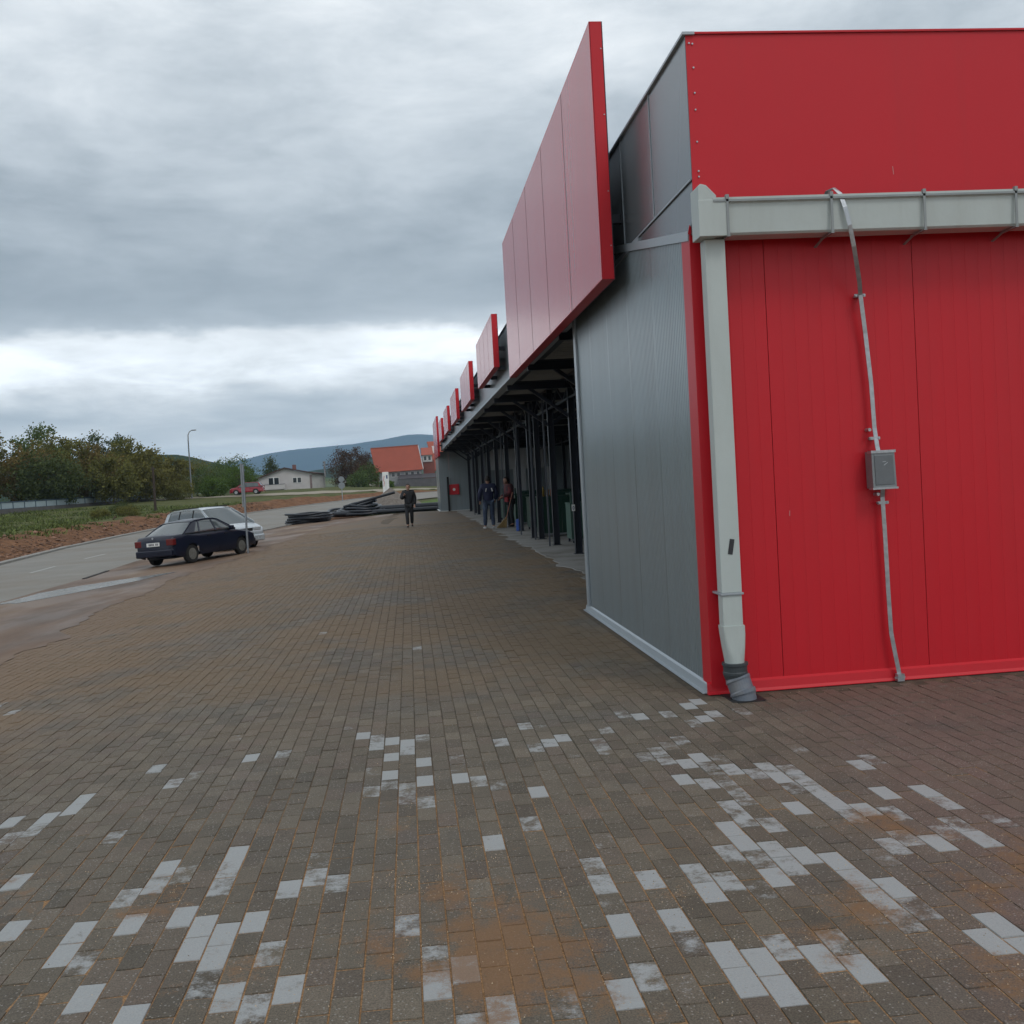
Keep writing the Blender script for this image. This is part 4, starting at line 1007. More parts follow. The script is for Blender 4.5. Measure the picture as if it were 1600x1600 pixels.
def small_sign(x, y, lb):
    t = thing('road_sign', lb, 'road sign', (x, y, zg(x, y) - .05)); s = mat('sign_back', (.22, .24, .25), .5, .3, .1, 5)
    part('post', MB().tube([(0, 0, -.2), (0, 0, 3.0)], .05, 8), mat('post_galvanised', (1,) * 3), t)
    part('sign_plate', MB().tube([(0, -.05, 2.75), (0, -.08, 2.75)], .36, 20), s, t); part('sign_plate', MB().tube([(0, -.05, 1.98), (0, -.08, 1.98)], .40, 20), s, t)
    return t
small_sign(-8.0, 126.5, 'road sign post with two round grey plates on the dirt verge')
# advertising pillar
t = thing('advertising_pillar', 'white upright advertising board with red script on two legs by the gravel heap', 'sign', (-2.1, 100.8, terr(-2.1, 100.8)))
part('board', MB().box(-.31, .31, -.06, .06, .75, 3.1), white, t, bevel=.03)
rm = mat('print_red', (.45, .03, .05), .6, 0, .1, 5); bm_ = mat('print_blue', (.04, .06, .16), .6, 0, .1, 5)
part('leg', MB().tube([(-.22, 0, -.3), (-.22, 0, .78)], .035, 6), galvd, t); part('leg', MB().tube([(.22, 0, -.3), (.22, 0, .78)], .035, 6), galvd, t)
part('red_script', MB().bar((-.2, -.064, 1.7), (-.14, -.064, 2.1), .05, .003, up=(0, 1, 0)).bar((-.14, -.064, 2.1), (-.21, -.064, 2.3), .05, .003, up=(0, 1, 0)).bar((-.21, -.064, 2.3), (-.12, -.064, 2.75), .05, .003, up=(0, 1, 0)), rm, t)
part('blue_mark', MB().box(.06, .2, -.064, -.061, 2.45, 2.8), bm_, t); part('dark_mark', MB().box(.08, .18, -.064, -.061, .95, 1.12).bar((-.02, -.064, 1.35), (.02, -.064, 2.2), .02, .003, up=(0, 1, 0)), galvd, t)

# ================================================================== far houses
wallw = mat('render_white', (.50, .47, .46), .8, 0, .08, .8); rooft = mat('roof_brown', (.075, .04, .035), .7, 0, .2, 2); orr = mat('roof_orange', (.33, .075, .045), .7, 0, .14, .6); brick = mat('brick_red', (.20, .065, .05), .8, 0, .15, 1); gw = mat('render_grey', (.30, .30, .31), .8, 0, .12, .8); dk = mat('dark_void', (.03, .03, .032), .8, 0, .1, 2)
h = thing('white_house', 'white house with low gable roof, balcony and garage under it', 'house', (-28.3, 200, 1.45), R_(2))
part('wall', MB().prism([(0, -.3), (10.0, -.3), (10.0, 3.75), (5.0, 4.95), (0, 3.3)], 'y', 0, .3).box(0, .3, .3, 11, -.3, 3.3), wallw, h)
sw = part('side_wall', MB().add([(10, 0, -.3), (12.3, 6, -.3), (12.3, 6, 3.7), (10, 0, 3.75), (9.7, .3, -.3), (12, 6.3, -.3), (12, 6.3, 3.7), (9.7, .3, 3.75)], [(0, 1, 2, 3), (7, 6, 5, 4), (3, 2, 6, 7)]), mat('render_cream', (.56, .55, .53), .8, 0, .08, 1), h)
part('roof', MB().prism([(-.7, 3.05), (5.0, 5.0), (10.5, 3.72), (10.5, 3.92), (5.0, 5.22), (-.7, 3.27)], 'y', -.5, 8).add([(10.4, -.5, 3.9), (12.7, 6, 3.75), (12.7, 6.2, 3.6), (10.4, -.5, 3.72), (9.5, 4, 4.2)], [(0, 3, 2, 1), (0, 1, 4)]), rooft, h)
part('chimney', MB().box(6.3, 7.0, 2.5, 3.2, 4.6, 5.7), mat('chimney_brick', (.17, .08, .07), .8, 0, .1, 2), h)
bc = part('balcony', MB().box(-.2, 5.0, -1.2, -.05, 1.05, 1.15).box(-.2, 5.0, -1.22, -1.12, 1.15, 2.0).box(-.22, -.12, -1.2, -.05, 1.15, 2.0).box(4.9, 5.0, -1.2, -.05, 1.15, 2.0), wallw, h)
part('balcony_rail', MB().box(-.25, 5.05, -1.25, -1.05, 2.0, 2.08), steel, bc)
for (a, b_, c_, d_) in ((1.9, 3.8, 1.3, 3.3), (6.5, 8.0, 2.2, 3.1)):
    f = part('window', MB().box(a - .08, b_ + .08, -.06, -.01, c_ - .08, d_ + .08), white, h)
    part('pane', MB().box(a, (a + b_) / 2 - .1, -.09, -.062, c_, d_), winglass, f); part('pane', MB().box((a + b_) / 2 + .1, b_, -.09, -.062, c_, d_), winglass, f)
part('garage_opening', MB().box(5.6, 9.3, -.04, -.005, .05, .85), dk, h); part('garage_opening', MB().box(.4, 4.6, -.04, -.005, .05, .65), dk, h)
for x in (1.8, 3.2): part('pillar', MB().box(x, x + .2, -.2, -.05, -.1, 1.0), wallw, h)
part('stone_quoin', MB().box(9.65, 10.06, -.06, .1, .7, 3.5), mat('quoin_stone', (.20, .15, .14), .85, 0, .3, 3), h)
part('entrance_wall', MB().box(10.0, 12.0, -2.2, -2.0, -.2, .7), gw, h)
part('stair_wall', MB().add([(4.9, -1.2, -.2), (6.3, -3, -.2), (6.3, -3, .0), (4.9, -1.2, 1.3), (4.9, -1.0, -.2), (6.3, -2.8, -.2), (6.3, -2.8, 0), (4.9, -1, 1.3)], [(0, 1, 2, 3), (7, 6, 5, 4), (3, 2, 6, 7), (0, 3, 7, 4), (1, 5, 6, 2)]), wallw, h)
part('flue', MB().tube([(12.4, 4.5, 3.0), (12.4, 4.5, 6.0)], .17, 8).box(12.1, 12.7, 4.2, 4.8, 6.0, 6.1), gw, h)
for i, (a, b_) in enumerate(((13.4, 15.2), (15.8, 19.6))):
    tg_ = part('garden_wall', MB().box(a, b_, -4, -3.8, -.2, .85), mat('wall_pinkish', (.30, .24, .24), .85, 0, .15, 1), None); tg_.location = (-28.3, 200, 1.2)
    tag(tg_, ['short pinkish garden wall just right of the white house', 'longer pale garden wall in front of the broad brown tree'][i], 'garden wall')
# orange roofed building
h = thing('orange_roof_building', 'large building with steep orange tiled roof and pale side wall', 'building', (-6.0, 200, 1.6), R_(-1))
part('wall', MB().box(.5, 8.9, 0, .3, -.5, 3.5), gw, h)
part('gable_wall', MB().add([(-.7, 6, -.5), (.5, 0, -.5), (.5, 0, 3.4), (-.7, 6, 6.5), (-.7, 6.2, -.5)], [(0, 1, 2, 3)]).box(-.75, .5, 0, .3, -.5, 3.3), brick, h)
rf = part('roof', MB().add([(.1, -.5, 3.15), (9.2, -.5, 3.35), (8.4, 5, 8.15), (-.9, 5, 7.95), (.1, -.5, 3.0), (9.2, -.5, 3.2), (8.4, 5.2, 8.0), (-.9, 5.2, 7.8)], [(0, 1, 2, 3), (7, 6, 5, 4), (0, 4, 5, 1), (1, 5, 6, 2), (2, 6, 7, 3), (3, 7, 4, 0)]), orr, h)
mb = MB()
for i in range(1, 22):
    t_ = i / 22; y = -.5 + 5.5 * t_; mb.bar((.1 - 1.0 * t_, y, 3.17 + 4.8 * t_), (9.2 - .8 * t_, y, 3.37 + 4.8 * t_), .05, .05)
tr = part('tile_course', mb, mat('roof_orange_ridge', (.30, .085, .05), .7, 0, .1, 1), rf); tag(tr, kind='stuff')
part('ridge_cap', MB().bar((-.95, 5, 8.0), (8.45, 5, 8.2), .25, .2), mat('roof_orange_ridge', (1,) * 3), rf); part('verge_board', MB().bar((9.22, -.5, 3.3), (8.42, 5, 8.1), .12, .25), wallw, rf); part('verge_board', MB().bar((.08, -.55, 3.05), (-.95, 5, 7.85), .12, .25), mat('roof_orange_ridge', (1,) * 3), rf)
for a in (1.7, 3.0, 4.0, 5.6, 6.7, 7.8):
    f = part('window', MB().box(a, a + .75, -.05, -.01, 2.0, 3.0), wallw, h); part('pane', MB().box(a + .1, a + .65, -.08, -.052, 2.15, 2.9), winglass, f)
part('lean_to_roof', MB().prism([(-4.0, 1.5), (-.1, 2.3), (-.1, 2.4), (-4.0, 1.6)], 'x', 4.4, 13.5), mat('lean_to_dark', (.05, .045, .05), .6, 0, .1, 2), h)
part('terrace_wall', MB().box(1.2, 13, -4.4, -4.2, -.6, .55).box(4.4, 13, -4.1, -4.0, .5, 1.45), mat('terrace_dark', (.10, .095, .10), .8, 0, .2, 1), h)
h2 = thing('brick_tower_house', 'narrow red brick house with small orange roof right of the large orange roof', 'house', (3.2, 202, 1.6), 0)
part('wall', MB().box(.1, 2.3, 0, 3, -.5, 5.0), brick, h2); part('upper_wall', MB().box(.0, 1.9, -.2, 3, 4.7, 6.1), wallw, h2)
part('roof', MB().prism([(-.6, 6.05), (2.5, 7.6), (4, 7.6), (4, 6.05)], 'x', -.2, 2.1), orr, h2)
for a in (.2, 1.05): f = part('window', MB().box(a, a + .65, -.26, -.21, 4.95, 5.9), white, h2); part('pane', MB().box(a + .08, a + .57, -.29, -.262, 5.03, 5.82), winglass, f)
h3 = thing('orange_gable_house', 'orange roofed house partly hidden behind the far end of the hall', 'house', (5.0, 204, 1.6), 0)
part('roof', MB().add([(.6, -1, 3.0), (5, -1, 3.0), (5, 6, 9.0), (-.6, 6, 9.0), (.6, -.8, 2.8), (5, -.8, 2.8), (5, 6.2, 8.8), (-.6, 6.2, 8.8)], [(0, 1, 2, 3), (7, 6, 5, 4), (0, 4, 5, 1), (1, 5, 6, 2), (2, 6, 7, 3), (3, 7, 4, 0)]), orr, h3)
part('wall', MB().box(.8, 5, 0, .3, -.5, 3.4), wallw, h3); part('skylight', MB().add([(.5, 2.9, 6.5), (1.0, 2.9, 6.5), (.8, 4.6, 8.0), (.3, 4.6, 8.0)], [(0, 1, 2, 3)]), wallw, h3)
for i, (x, wv, lb) in enumerate(((-9.4, 1.1, 'low pale stone block at the road edge left of the advertising pillar'), (-7.2, 1.1, 'second low pale stone block nearer the advertising pillar'))):
    tag(part('stone_block', MB().box(x, x + wv, 196, 197, 1.0, 2.6), mat('block_pale', (.36, .34, .28), .85, 0, .15, 1), bevel=.1), lb, 'stone block')
tag(part('white_shed', MB().box(-14.1, -13.6, 230, 231, 1.2, 5.0).prism([(229.8, 5.0), (231.2, 5.0), (230.5, 5.3)], 'x', -14.2, -13.5), wallw), 'narrow white shed wall seen behind the broad brown tree', 'shed')

# ================================================================== pipes and coils
def coil(x, y, z, r_out, loops, pr, label, tilt=0, squash=1, m=pipeblk, cone=0.0):
    t = thing('pipe_coil', label, 'pipe coil', (x, y, z), 0, 'black pipe coils')
    t.rotation_euler = (tilt, 0, .2)
    rg = random.Random(int(x * 10))
    for k in range(loops):
        for q in range(2):
            rr_ = r_out - k * cone - q * pr * 2.1 - rg.uniform(0, .05); pts = []; ox, oy = rg.gauss(0, .07), rg.gauss(0, .07)
            for i in range(41):
                a = 2 * math.pi * i / 40; pts.append((ox + math.cos(a) * rr_, oy + math.sin(a) * rr_ * squash, pr + k * pr * 2.0 + .03 * math.sin(a * 3 + k)))
            part('pipe_turn', MB().tube(pts, pr, 8, cap=False), m, t, smooth=True)
    return t
coil(-6.35, 65.6, zg(-6.35, 65.6), 1.38, 5, .065, 'low stack of coiled black pipe lying nearest the parked cars')
coil(-3.1, 70.6, .12, 1.8, 4, .075, 'large heap of coiled black pipe leaning behind the long straight pipes', R_(6), cone=.26)
coil(-4.2, 71.5, .0, 1.5, 2, .08, 'flattened black pipe coil at the left foot of the large heap', R_(6))
for i, (a, b_, r_, lb) in enumerate([((-5.0, 69.4, .10), (12, 68.2, .16), .16, 'long straight black pipe nearest the hall, lowest of the row'), ((-2.2, 70.2, .30), (12, 69.6, .40), .20, 'thick long black pipe lying behind the front one'), ((-4.6, 69.9, .12), (8, 70.9, .2), .15, 'black pipe behind the other long pipes'), ((-4.4, 70.0, .55), (-.9, 70.2, 1.35), .09, 'black pipe sticking up at a slant out of the coil heap'), ((-5.2, 72.0, .05), (-2.2, 70.2, .9), .11, 'black pipe rising along the left side of the coil heap')]):
    o = part('straight_pipe', MB().tube([Vector(a).lerp(Vector(b_), k / 6) for k in range(7)], r_, 14), pipeblk, smooth=False); tag(o, lb, 'pipe', 'loose black pipes behind the paving')
# gravel heap
mb = MB(); n_ = 28
for j in range(n_ + 1):
    for i in range(n_ + 1):
        x = -2.6 + 5.2 * i / n_; y = -2.6 + 5.2 * j / n_; r_ = math.hypot(x, y * .9)
        mb.v.append((x, y, max(0, 1.5 - r_ * .68 + .3 * noise.noise(Vector((x * .8, y * .8, 4)))) + .05 * noise.noise(Vector((x * 5, y * 5, 2))) - .05))
for j in range(n_):
    for i in range(n_): a = j * (n_ + 1) + i; mb.f.append((a, a + 1, a + n_ + 2, a + n_ + 1))
o = part('gravel_heap', mb, mat('gravel_heap', (.17, .145, .125), .95, 0, .3, 6, 1.0, 14), smooth=False, fixn=False); o.location = (-1.35, 79.0, .10); o.scale = (1.15, 1.1, 1.1); tag(o, 'heap of brown grey gravel beyond the walking man', 'gravel heap', kind='stuff')
tag(part('manhole_cover', MB().tube([(-9.1, 62, -.39), (-9.1, 62, -.375)], .35, 16), steel), 'round dark cover in the road beyond the cars', 'manhole cover')

# ================================================================== cars
def car(name, label, loc, rz, S, group=None, tiltx=0, tilty=0):
    t = thing(name, label, 'car', loc, rz, group); t.rotation_euler = (tiltx, tilty, rz)
    L2 = S['len'] / 2; W2 = S['w'] / 2; ax = S['axles']; wr = S['wr']; ar = wr + .055
    paint = S['paint']; top = S['top']; belt = S['belt']
    xs = sorted(set([-L2, -L2 + .015, -L2 + .05, -L2 + .12] + [round(-L2 + .12 + i * .05, 3) for i in range(int((2 * L2 - .24) / .05))] + [L2 - .12, L2 - .05, L2 - .015, L2]))
    def zb(x):
        z = S['sill'] if abs(x) < L2 - .5 else S['sill'] + .10 * sstep(abs(x), L2 - .5, L2)
        for a in ax:
            if abs(x - a) < ar: z = max(z, wr + math.sqrt(max(0, ar * ar - (x - a) ** 2)))
        return z
    def zt(x): return interp(x, [p[0] for p in top], [p[1] for p in top])
    def hw(x):
        e = max(0, (abs(x) - (L2 - .75)) / .75); k = 1 - .13 * e ** 2
        d = L2 - abs(x)
        if d < .12: k -= .09 * (1 - d / .12) ** 2
        return W2 * k
    mb = MB(); K = 0
    for x in xs:
        b, tp, h_ = zb(x), zt(x), hw(x); d = L2 - abs(x)
        if d < .12: tp -= .06 * (1 - d / .12) ** 2; b += .04 * (1 - d / .12) ** 2
        R = []
        lo = min(b, tp - .12)
        for q in (0, .12, .3, .5, .7, .85, 1.0):
            z = lo + (tp - .05 - lo) * q; f = 1 - .05 * max(0, (z - .55) / .4) ** 2 - .05 * max(0, (.42 - z) / .2) ** 2
            R.append((h_ * f, z))
        R += [(h_ * .93, tp - .018), (h_ * .86, tp), (h_ * .5, tp + .018), (0, tp + .025)]
        ring_ = [(x, -y, z) for y, z in R] + [(x, y, z) for y, z in R[-2::-1]]
        K = len(ring_); mb.v += ring_
    for i in range(len(xs) - 1):
        for k in range(K - 1): a = i * K + k; mb.f.append((a, a + K, a + K + 1, a + 1))
    mb.f.append(tuple(range(K))); mb.f.append(tuple((len(xs) - 1) * K + k for k in range(K - 1, -1, -1)))
    mb.box(-L2 + .3, L2 - .3, -W2 + .35, W2 - .35, S['sill'] - .02, S['sill'] + .05)
    part('body', mb, paint, t, smooth=True)
    # greenhouse
    gh = S['gh']  # list of (x, z) of the glasshouse outline from tail to nose
    gx = [p[0] for p in gh]; gz = [p[1] for p in gh]
    def side(z): return W2 * .93 - max(0, z - belt) * S['lean']
    mb = MB(); sx = frange(gx[0], gx[-1], .06); K = 0
    for x in sx:
        tp = interp(x, gx, gz); R = []
        for q in (0, .25, .5, .75, .93): z = belt - .06 + (tp - belt + .06) * q; R.append((side(z), z))
        R += [(side(tp) * .93, tp), (side(tp) * .5, tp + .015), (0, tp + .02)]
        ring_ = [(x, -y, z) for y, z in R] + [(x, y, z) for y, z in R[-2::-1]]; K = len(ring_); mb.v += ring_
    for i in range(len(sx) - 1):
        for k in range(K - 1): a = i * K + k; mb.f.append((a, a + K, a + K + 1, a + 1))
    part('window_glass', mb, glass, t, smooth=True)
    # roof skin
    rx = [x for x in sx if S['roof'][0] <= x <= S['roof'][1]]; mb = MB()
    for x in rx:
        tp = interp(x, gx, gz) + .012; R = [(side(tp) + .012, tp - .07), (side(tp) + .004, tp - .03), (side(tp) * .94, tp), (side(tp) * .5, tp + .016), (0, tp + .02)]
        ring_ = [(x, -y, z) for y, z in R] + [(x, y, z) for y, z in R[-2::-1]]; K2 = len(ring_); mb.v += ring_
    for i in range(len(rx) - 1):
        for k in range(K2 - 1): a = i * K2 + k; mb.f.append((a, a + K2, a + K2 + 1, a + 1))
    rf = part('roof', mb, paint, t, smooth=True)
    # pillars
    for (xb, xt_, wv, m_) in S['pillars']:
        for s in (-1, 1):
            ztp = interp(xt_, gx, gz) - .02; yb = side(belt) + .004; yt = side(ztp) + .004
            mb = MB()
            mb.add([(xb - wv[0] / 2, s * (yb + .006), belt + .002), (xb + wv[0] / 2, s * (yb + .006), belt + .002), (xt_ + wv[1] / 2, s * (yt + .006), ztp), (xt_ - wv[1] / 2, s * (yt + .006), ztp),
                    (xb - wv[0] / 2, s * (yb - .03), belt + .002), (xb + wv[0] / 2, s * (yb - .03), belt + .002), (xt_ + wv[1] / 2, s * (yt - .03), ztp), (xt_ - wv[1] / 2, s * (yt - .03), ztp)],
                   [(0, 1, 2, 3), (7, 6, 5, 4), (0, 4, 5, 1), (1, 5, 6, 2), (2, 6, 7, 3), (3, 7, 4, 0)])
            part('pillar', mb, paint if m_ else black, t)
    for s in (-1, 1):
        fr = [(x, z) for x, z in zip(gx, gz)]
        mb = MB()
        for (x0, z0), (x1, z1) in zip(fr, fr[1:]):
            z0 = max(z0 - .025, belt); z1 = max(z1 - .025, belt)
            mb.bar((x0, s * (side(z0) + .004), z0), (x1, s * (side(z1) + .004), z1), .055, .02, up=(0, 1, 0))
        part('window_frame', mb, paint, t)
        part('belt_trim', MB().bar((gx[0] + .1, s * (side(belt) + .012), belt + .045), (gx[-1] - .1, s * (side(belt) + .012), belt + .02), .03, .03), black, t)
    if S.get('rack'):
        for s in (-1, 1): part('roof_rail', MB().bar((S['roof'][0] + .3, s * .62, top[0][1] * 0 + S['H'] + .03), (S['roof'][1] - .3, s * .62, S['H'] + .03), .04), black, rf)
    # wheels
    for a in ax:
        for s in (-1, 1):
            wl_ = thing('wheel', None, None); wl_.parent = t; del_ = wl_
            y0, y1 = s * (W2 - .22), s * (W2 - .045)
            wo = part('tyre', MB().tube([(0, y0, 0), (0, y0 + s * .02, 0), (0, y1 - s * .02, 0), (0, y1, 0)], [wr - .03, wr, wr, wr - .03], 28), tyre, wl_)
            wl_.location = (a, 0, wr)
            mb = MB().tube([(0, y1 - s * .004, 0), (0, y1 + s * .006, 0)], wr * .62, 24)
            for k in range(8):
                an = k * math.pi / 4; mb.bar((math.cos(an) * wr * .15, y1 + s * .010, math.sin(an) * wr * .15), (math.cos(an) * wr * .58, y1 + s * .012, math.sin(an) * wr * .58), .035, .012, up=(0, 1, 0))
            part('rim', mb, S.get('rim', rimm), wl_)
            mb = MB(); hp = [(ar + .012, -.07)] + [(math.cos(math.pi * k / 14) * (ar + .012), math.sin(math.pi * k / 14) * (ar + .012)) for k in range(15)] + [(-ar - .012, -.07)]
            mb.prism(hp, 'y', min(s * (W2 - .5), s * (W2 - .09)), max(s * (W2 - .5), s * (W2 - .09)))
            part('wheel_well', mb, black, wl_)
    # lights, plate, bumpers
    hf = hw(L2 - .1); zl = S['lz']
    for s in (-1, 1):
        part('headlight', MB().box(L2 - .14, L2 - .015, s * hf * .62 - .17, s * hf * .62 + .17, zl - .07, zl + .08), mat('headlight_glass', (.50, .53, .55), .15, .3, .1, 9), t, bevel=.03)
        part('tail_light', MB().box(-L2 - .005, -L2 + .16, s * hf * .84 - .15, s * hf * .84 + .13, S['tz'] - .10, S['tz'] + .11), mat('tail_red', (.13, .010, .010), .25, 0, .1, 9), t, bevel=.02)
        part('side_moulding', MB().box(ax[1] + ar + .05, ax[0] - ar - .05, s * (W2 - .012) - .01, s * (W2 - .012) + .01, .48, .53), S.get('mould', black), t)
        part('mirror', MB().box(S['mx'] - .08, S['mx'] + .06, s * (W2 + .02) - .09, s * (W2 + .02) + .07, belt + .0, belt + .13), paint, t, bevel=.03)
        for dxx in S['handles']: part('door_handle', MB().box(dxx - .09, dxx + .09, s * (W2 - .01) - .012, s * (W2 - .01) + .014, belt - .13, belt - .10), black, t)
        for dxx in S['doors']: part('door_gap', MB().bar((dxx, s * (W2 + .0015), S['sill'] + .06), (dxx, s * (W2 * .955), belt - .03), .009, .012, up=(0, 1, 0)), black, t)
    part('bumper', MB().box(-L2 - .05, -L2 + .15, -hf * .97, hf * .97, .32, .55), S.get('bump', paint), t, bevel=.04)
    part('bumper', MB().box(L2 - .15, L2 + .05, -hf * .95, hf * .95, .26, .52), S.get('bump', paint), t, bevel=.05)
    part('grille', MB().box(L2 - .06, L2 + .012, -hf * .36, hf * .36, zl - .06, zl + .05), black, t, bevel=.01)
    pl = part('number_plate', MB().box(-L2 - .028, -L2 - .012, -.26, .26, S['tz'] - .09, S['tz'] + .03), white, t)
    mb = MB()
    for k in range(7):
        if k == 2: continue
        mb.box(-L2 - .032, -L2 - .0285, -.20 + k * .055, -.165 + k * .055, S['tz'] - .065, S['tz'] + .005)
    pk = part('plate_marks', mb, mat('plate_ink', (.10, .10, .12), .6, 0, .1, 20), pl); tag(pk, kind='stuff')
    return t
navy = mat('paint_navy', (.008, .011, .026), .3, .1, .1, 2, coat=.12, spec=.4)
silver = mat('paint_silver', (.46, .50, .53), .28, .3, .06, 2, coat=.5)
redp = mat('paint_car_red', (.26, .012, .022), .25, .1, .08, 2, coat=.5)
sedan = dict(len=4.36, w=1.70, H=1.39, axles=(1.28, -1.32), wr=.30, sill=.24, paint=navy, belt=.93, lean=.45, lz=.66, tz=.76, mx=.72,
    top=[(-2.18, .88), (-2.1, .97), (-1.5, 1.0), (-1.2, .955), (.8, .945), (1.1, .91), (1.8, .80), (2.1, .70), (2.18, .60)],
    gh=[(-1.68, .97), (-1.05, 1.32), (-.85, 1.37), (-.3, 1.40), (.1, 1.385), (.3, 1.345), (1.02, .92)], roof=(-1.02, .28),
    pillars=[(-1.40, -.90, (.52, .30), 1), (-.86, -.66, (.07, .07), 1), (.02, -.02, (.08, .07), 1), (.92, .27, (.11, .10), 1)], handles=(-.45, .45), doors=(.02, -.86, .98))
# quarter window is the gap between first two pillars
s = (zg(-6.0, 33.5) - zg(-7.5, 33.5)) / 1.5
c1 = car('blue_saloon_car', 'dark blue four door saloon parked at the paving edge, seen from behind', (-6.75, 33.7, zg(-6.75, 33.7) + .012), R_(62), sedan, tiltx=-.044, tilty=-.023)
c1.scale = (.94,) * 3
part('badge', MB().tube([(-2.19, 0, .93), (-2.20, 0, .93)], .035, 10), galv, c1)
mpv = dict(len=4.62, w=1.81, H=1.72, axles=(1.45, -1.38), wr=.32, sill=.26, paint=silver, belt=1.0, lean=.33, lz=.74, tz=1.05, mx=1.0,
    top=[(-2.31, 1.0), (-2.2, 1.02), (1.25, 1.03), (1.6, .98), (2.05, .86), (2.25, .76), (2.31, .66)],
    gh=[(-2.24, 1.0), (-2.02, 1.60), (-1.7, 1.69), (-.5, 1.72), (.2, 1.70), (.5, 1.63), (1.62, .97)], roof=(-2.0, .50),
    pillars=[(-2.12, -1.92, (.22, .16), 1), (-1.15, -1.12, (.07, .06), 0), (-.1, -.15, (.08, .07), 0), (1.45, .42, (.10, .09), 1)], handles=(-.55, .45), doors=(-.1, -1.1, .95), rack=True, mould=mat('moulding_grey', (.14, .15, .16), .5, 0, .1, 9), rim=mat('alloy', (.35, .36, .37), .35, .6, .1, 9))
c2 = car('silver_people_carrier', 'silver people carrier parked behind the dark blue saloon, facing right', (-7.45, 39.9, zg(-7.45, 39.9) + .004), R_(-48), mpv, tiltx=.03, tilty=-.03)
c2.scale = (.98, .98, .95)
suv = dict(mpv); suv.update(len=4.45, w=1.82, H=1.66, paint=redp, wr=.35, gh=[(-2.14, 1.0), (-1.75, 1.56), (-1.5, 1.63), (-.4, 1.66), (.2, 1.64), (.45, 1.57), (1.35, 1.0)], top=[(-2.22, 1.0), (-2.1, 1.03), (1.15, 1.04), (1.6, .99), (2.05, .90), (2.22, .75)], axles=(1.35, -1.32), sill=.34, roof=(-1.7, .42), pillars=[(-1.9, -1.72, (.3, .16), 1), (-1.0, -.97, (.06, .05), 0), (0, -.05, (.07, .06), 0), (1.2, .38, (.08, .08), 1)])
car('red_off_roader', 'dark red off road car on the upper lane left of the white house', (-21.9, 143.6, terr(-21.9, 143.6) + .20), R_(176), suv)
for i, (x, y, lb) in enumerate(((-21.5, 146.2, 'dark car hidden mostly behind the red off road car'),)): pass

# ================================================================== market stalls and small things under the canopy
def stall(x, y, w_, d_, h_, label, m=green, marks=False):
    t = thing('market_stall', label, 'market stall', (x, y, .034), 0, 'green market stalls under the canopy')
    n_ = max(3, int(w_ / .16))
    for i in range(n_):
        part('slat', MB().box(-w_ / 2 + i * w_ / n_ + .004, -w_ / 2 + (i + 1) * w_ / n_ - .004, -d_ / 2, -d_ / 2 + .018, .10, h_ - .04), m, t)
    nd_ = max(3, int(d_ / .2))
    for i in range(nd_):
        part('slat', MB().box(-w_ / 2 - .02, -w_ / 2 - .002, -d_ / 2 + .02 + i * (d_ - .02) / nd_, -d_ / 2 + .02 + (i + 1) * (d_ - .02) / nd_ - .008, .10, h_ - .04), m, t)
    part('counter_top', MB().box(-w_ / 2 - .03, w_ / 2 + .03, -d_ / 2 - .03, d_ / 2 + .03, h_ - .035, h_), m, t)
    part('base_rail', MB().box(-w_ / 2 - .03, w_ / 2 + .02, -d_ / 2 - .03, -d_ / 2 - .002, .05, .10), galvd, t)
    for sx_ in (-1, 1):
        for sy_ in (-1, 1): part('leg', MB().box(sx_ * (w_ / 2 - .03) - .025, sx_ * (w_ / 2 - .03) + .025, sy_ * (d_ / 2 - .04) - .025, sy_ * (d_ / 2 - .04) + .025, 0, h_ - .04), steel, t)
    part('upright', MB().box(-w_ / 2 - .02, -w_ / 2 + .03, -d_ / 2 - .02, -d_ / 2 + .03, h_, h_ + .28), m, t)
    return t
stall(4.25, 29.6, .95, 1.1, 1.16, 'dark green slatted stall with bottles on top, just left of the second column')
stall(4.35, 26.0, .55, .8, 1.02, 'pale green slatted stall nearest the grey wall', greenl)
stall(4.35, 33.6, .8, 1.2, 1.1, 'dark green stall behind the blue canister')
stall(4.3, 31.6, .35, .7, 1.15, 'narrow pale green stall side behind the doubled column', greenl)
stall(4.4, 38.5, .9, 1.4, 1.1, 'green stall behind the man with the broom')
stall(4.4, 43.5, .9, 1.4, 1.1, 'green stall behind the man in the navy jacket')
for i, (x, y) in enumerate(((5.9, 30), (5.9, 34), (5.9, 38), (7.0, 28), (7.0, 46), (5.9, 50))):
    stall(x, y, 1.0, 1.6, 1.15, ['dark stall deep in the hall behind the bottles', 'dark stall deep in the hall, second row', 'dark stall deep in the hall, third row', 'dark stall deepest in the hall behind the second column', 'dark stall far inside the hall', 'dark stall near the far end of the hall'][i])
for i, (x, c_, lb) in enumerate(((3.86, (.45, .30, .05), 'yellow bottle on the dark green stall, leftmost'), (3.98, (.50, .20, .04), 'orange bottle on the dark green stall, middle one'), (4.10, (.42, .10, .04), 'reddish bottle on the dark green stall, right one'))):
    b = part('bottle', MB().tube([(x, 29.2, 1.195), (x, 29.2, 1.37), (x, 29.2, 1.42), (x, 29.2, 1.48)], [.042, .042, .018, .016], 10), mat('bottle_%d' % i if 0 else ['bottle_yellow', 'bottle_orange', 'bottle_red'][i], c_, .3, 0, .05, 9)); tag(b, lb, 'bottle', 'bottles on the stall')
t = thing('number_tag', 'small white tag with a dark zero on the side of the first column', 'tag', (3.53, 21.88, 1.04))
part('plate', MB().box(-.035, .035, -.012, 0, -.07, .07), white, t)
mb = MB(); n_ = 18
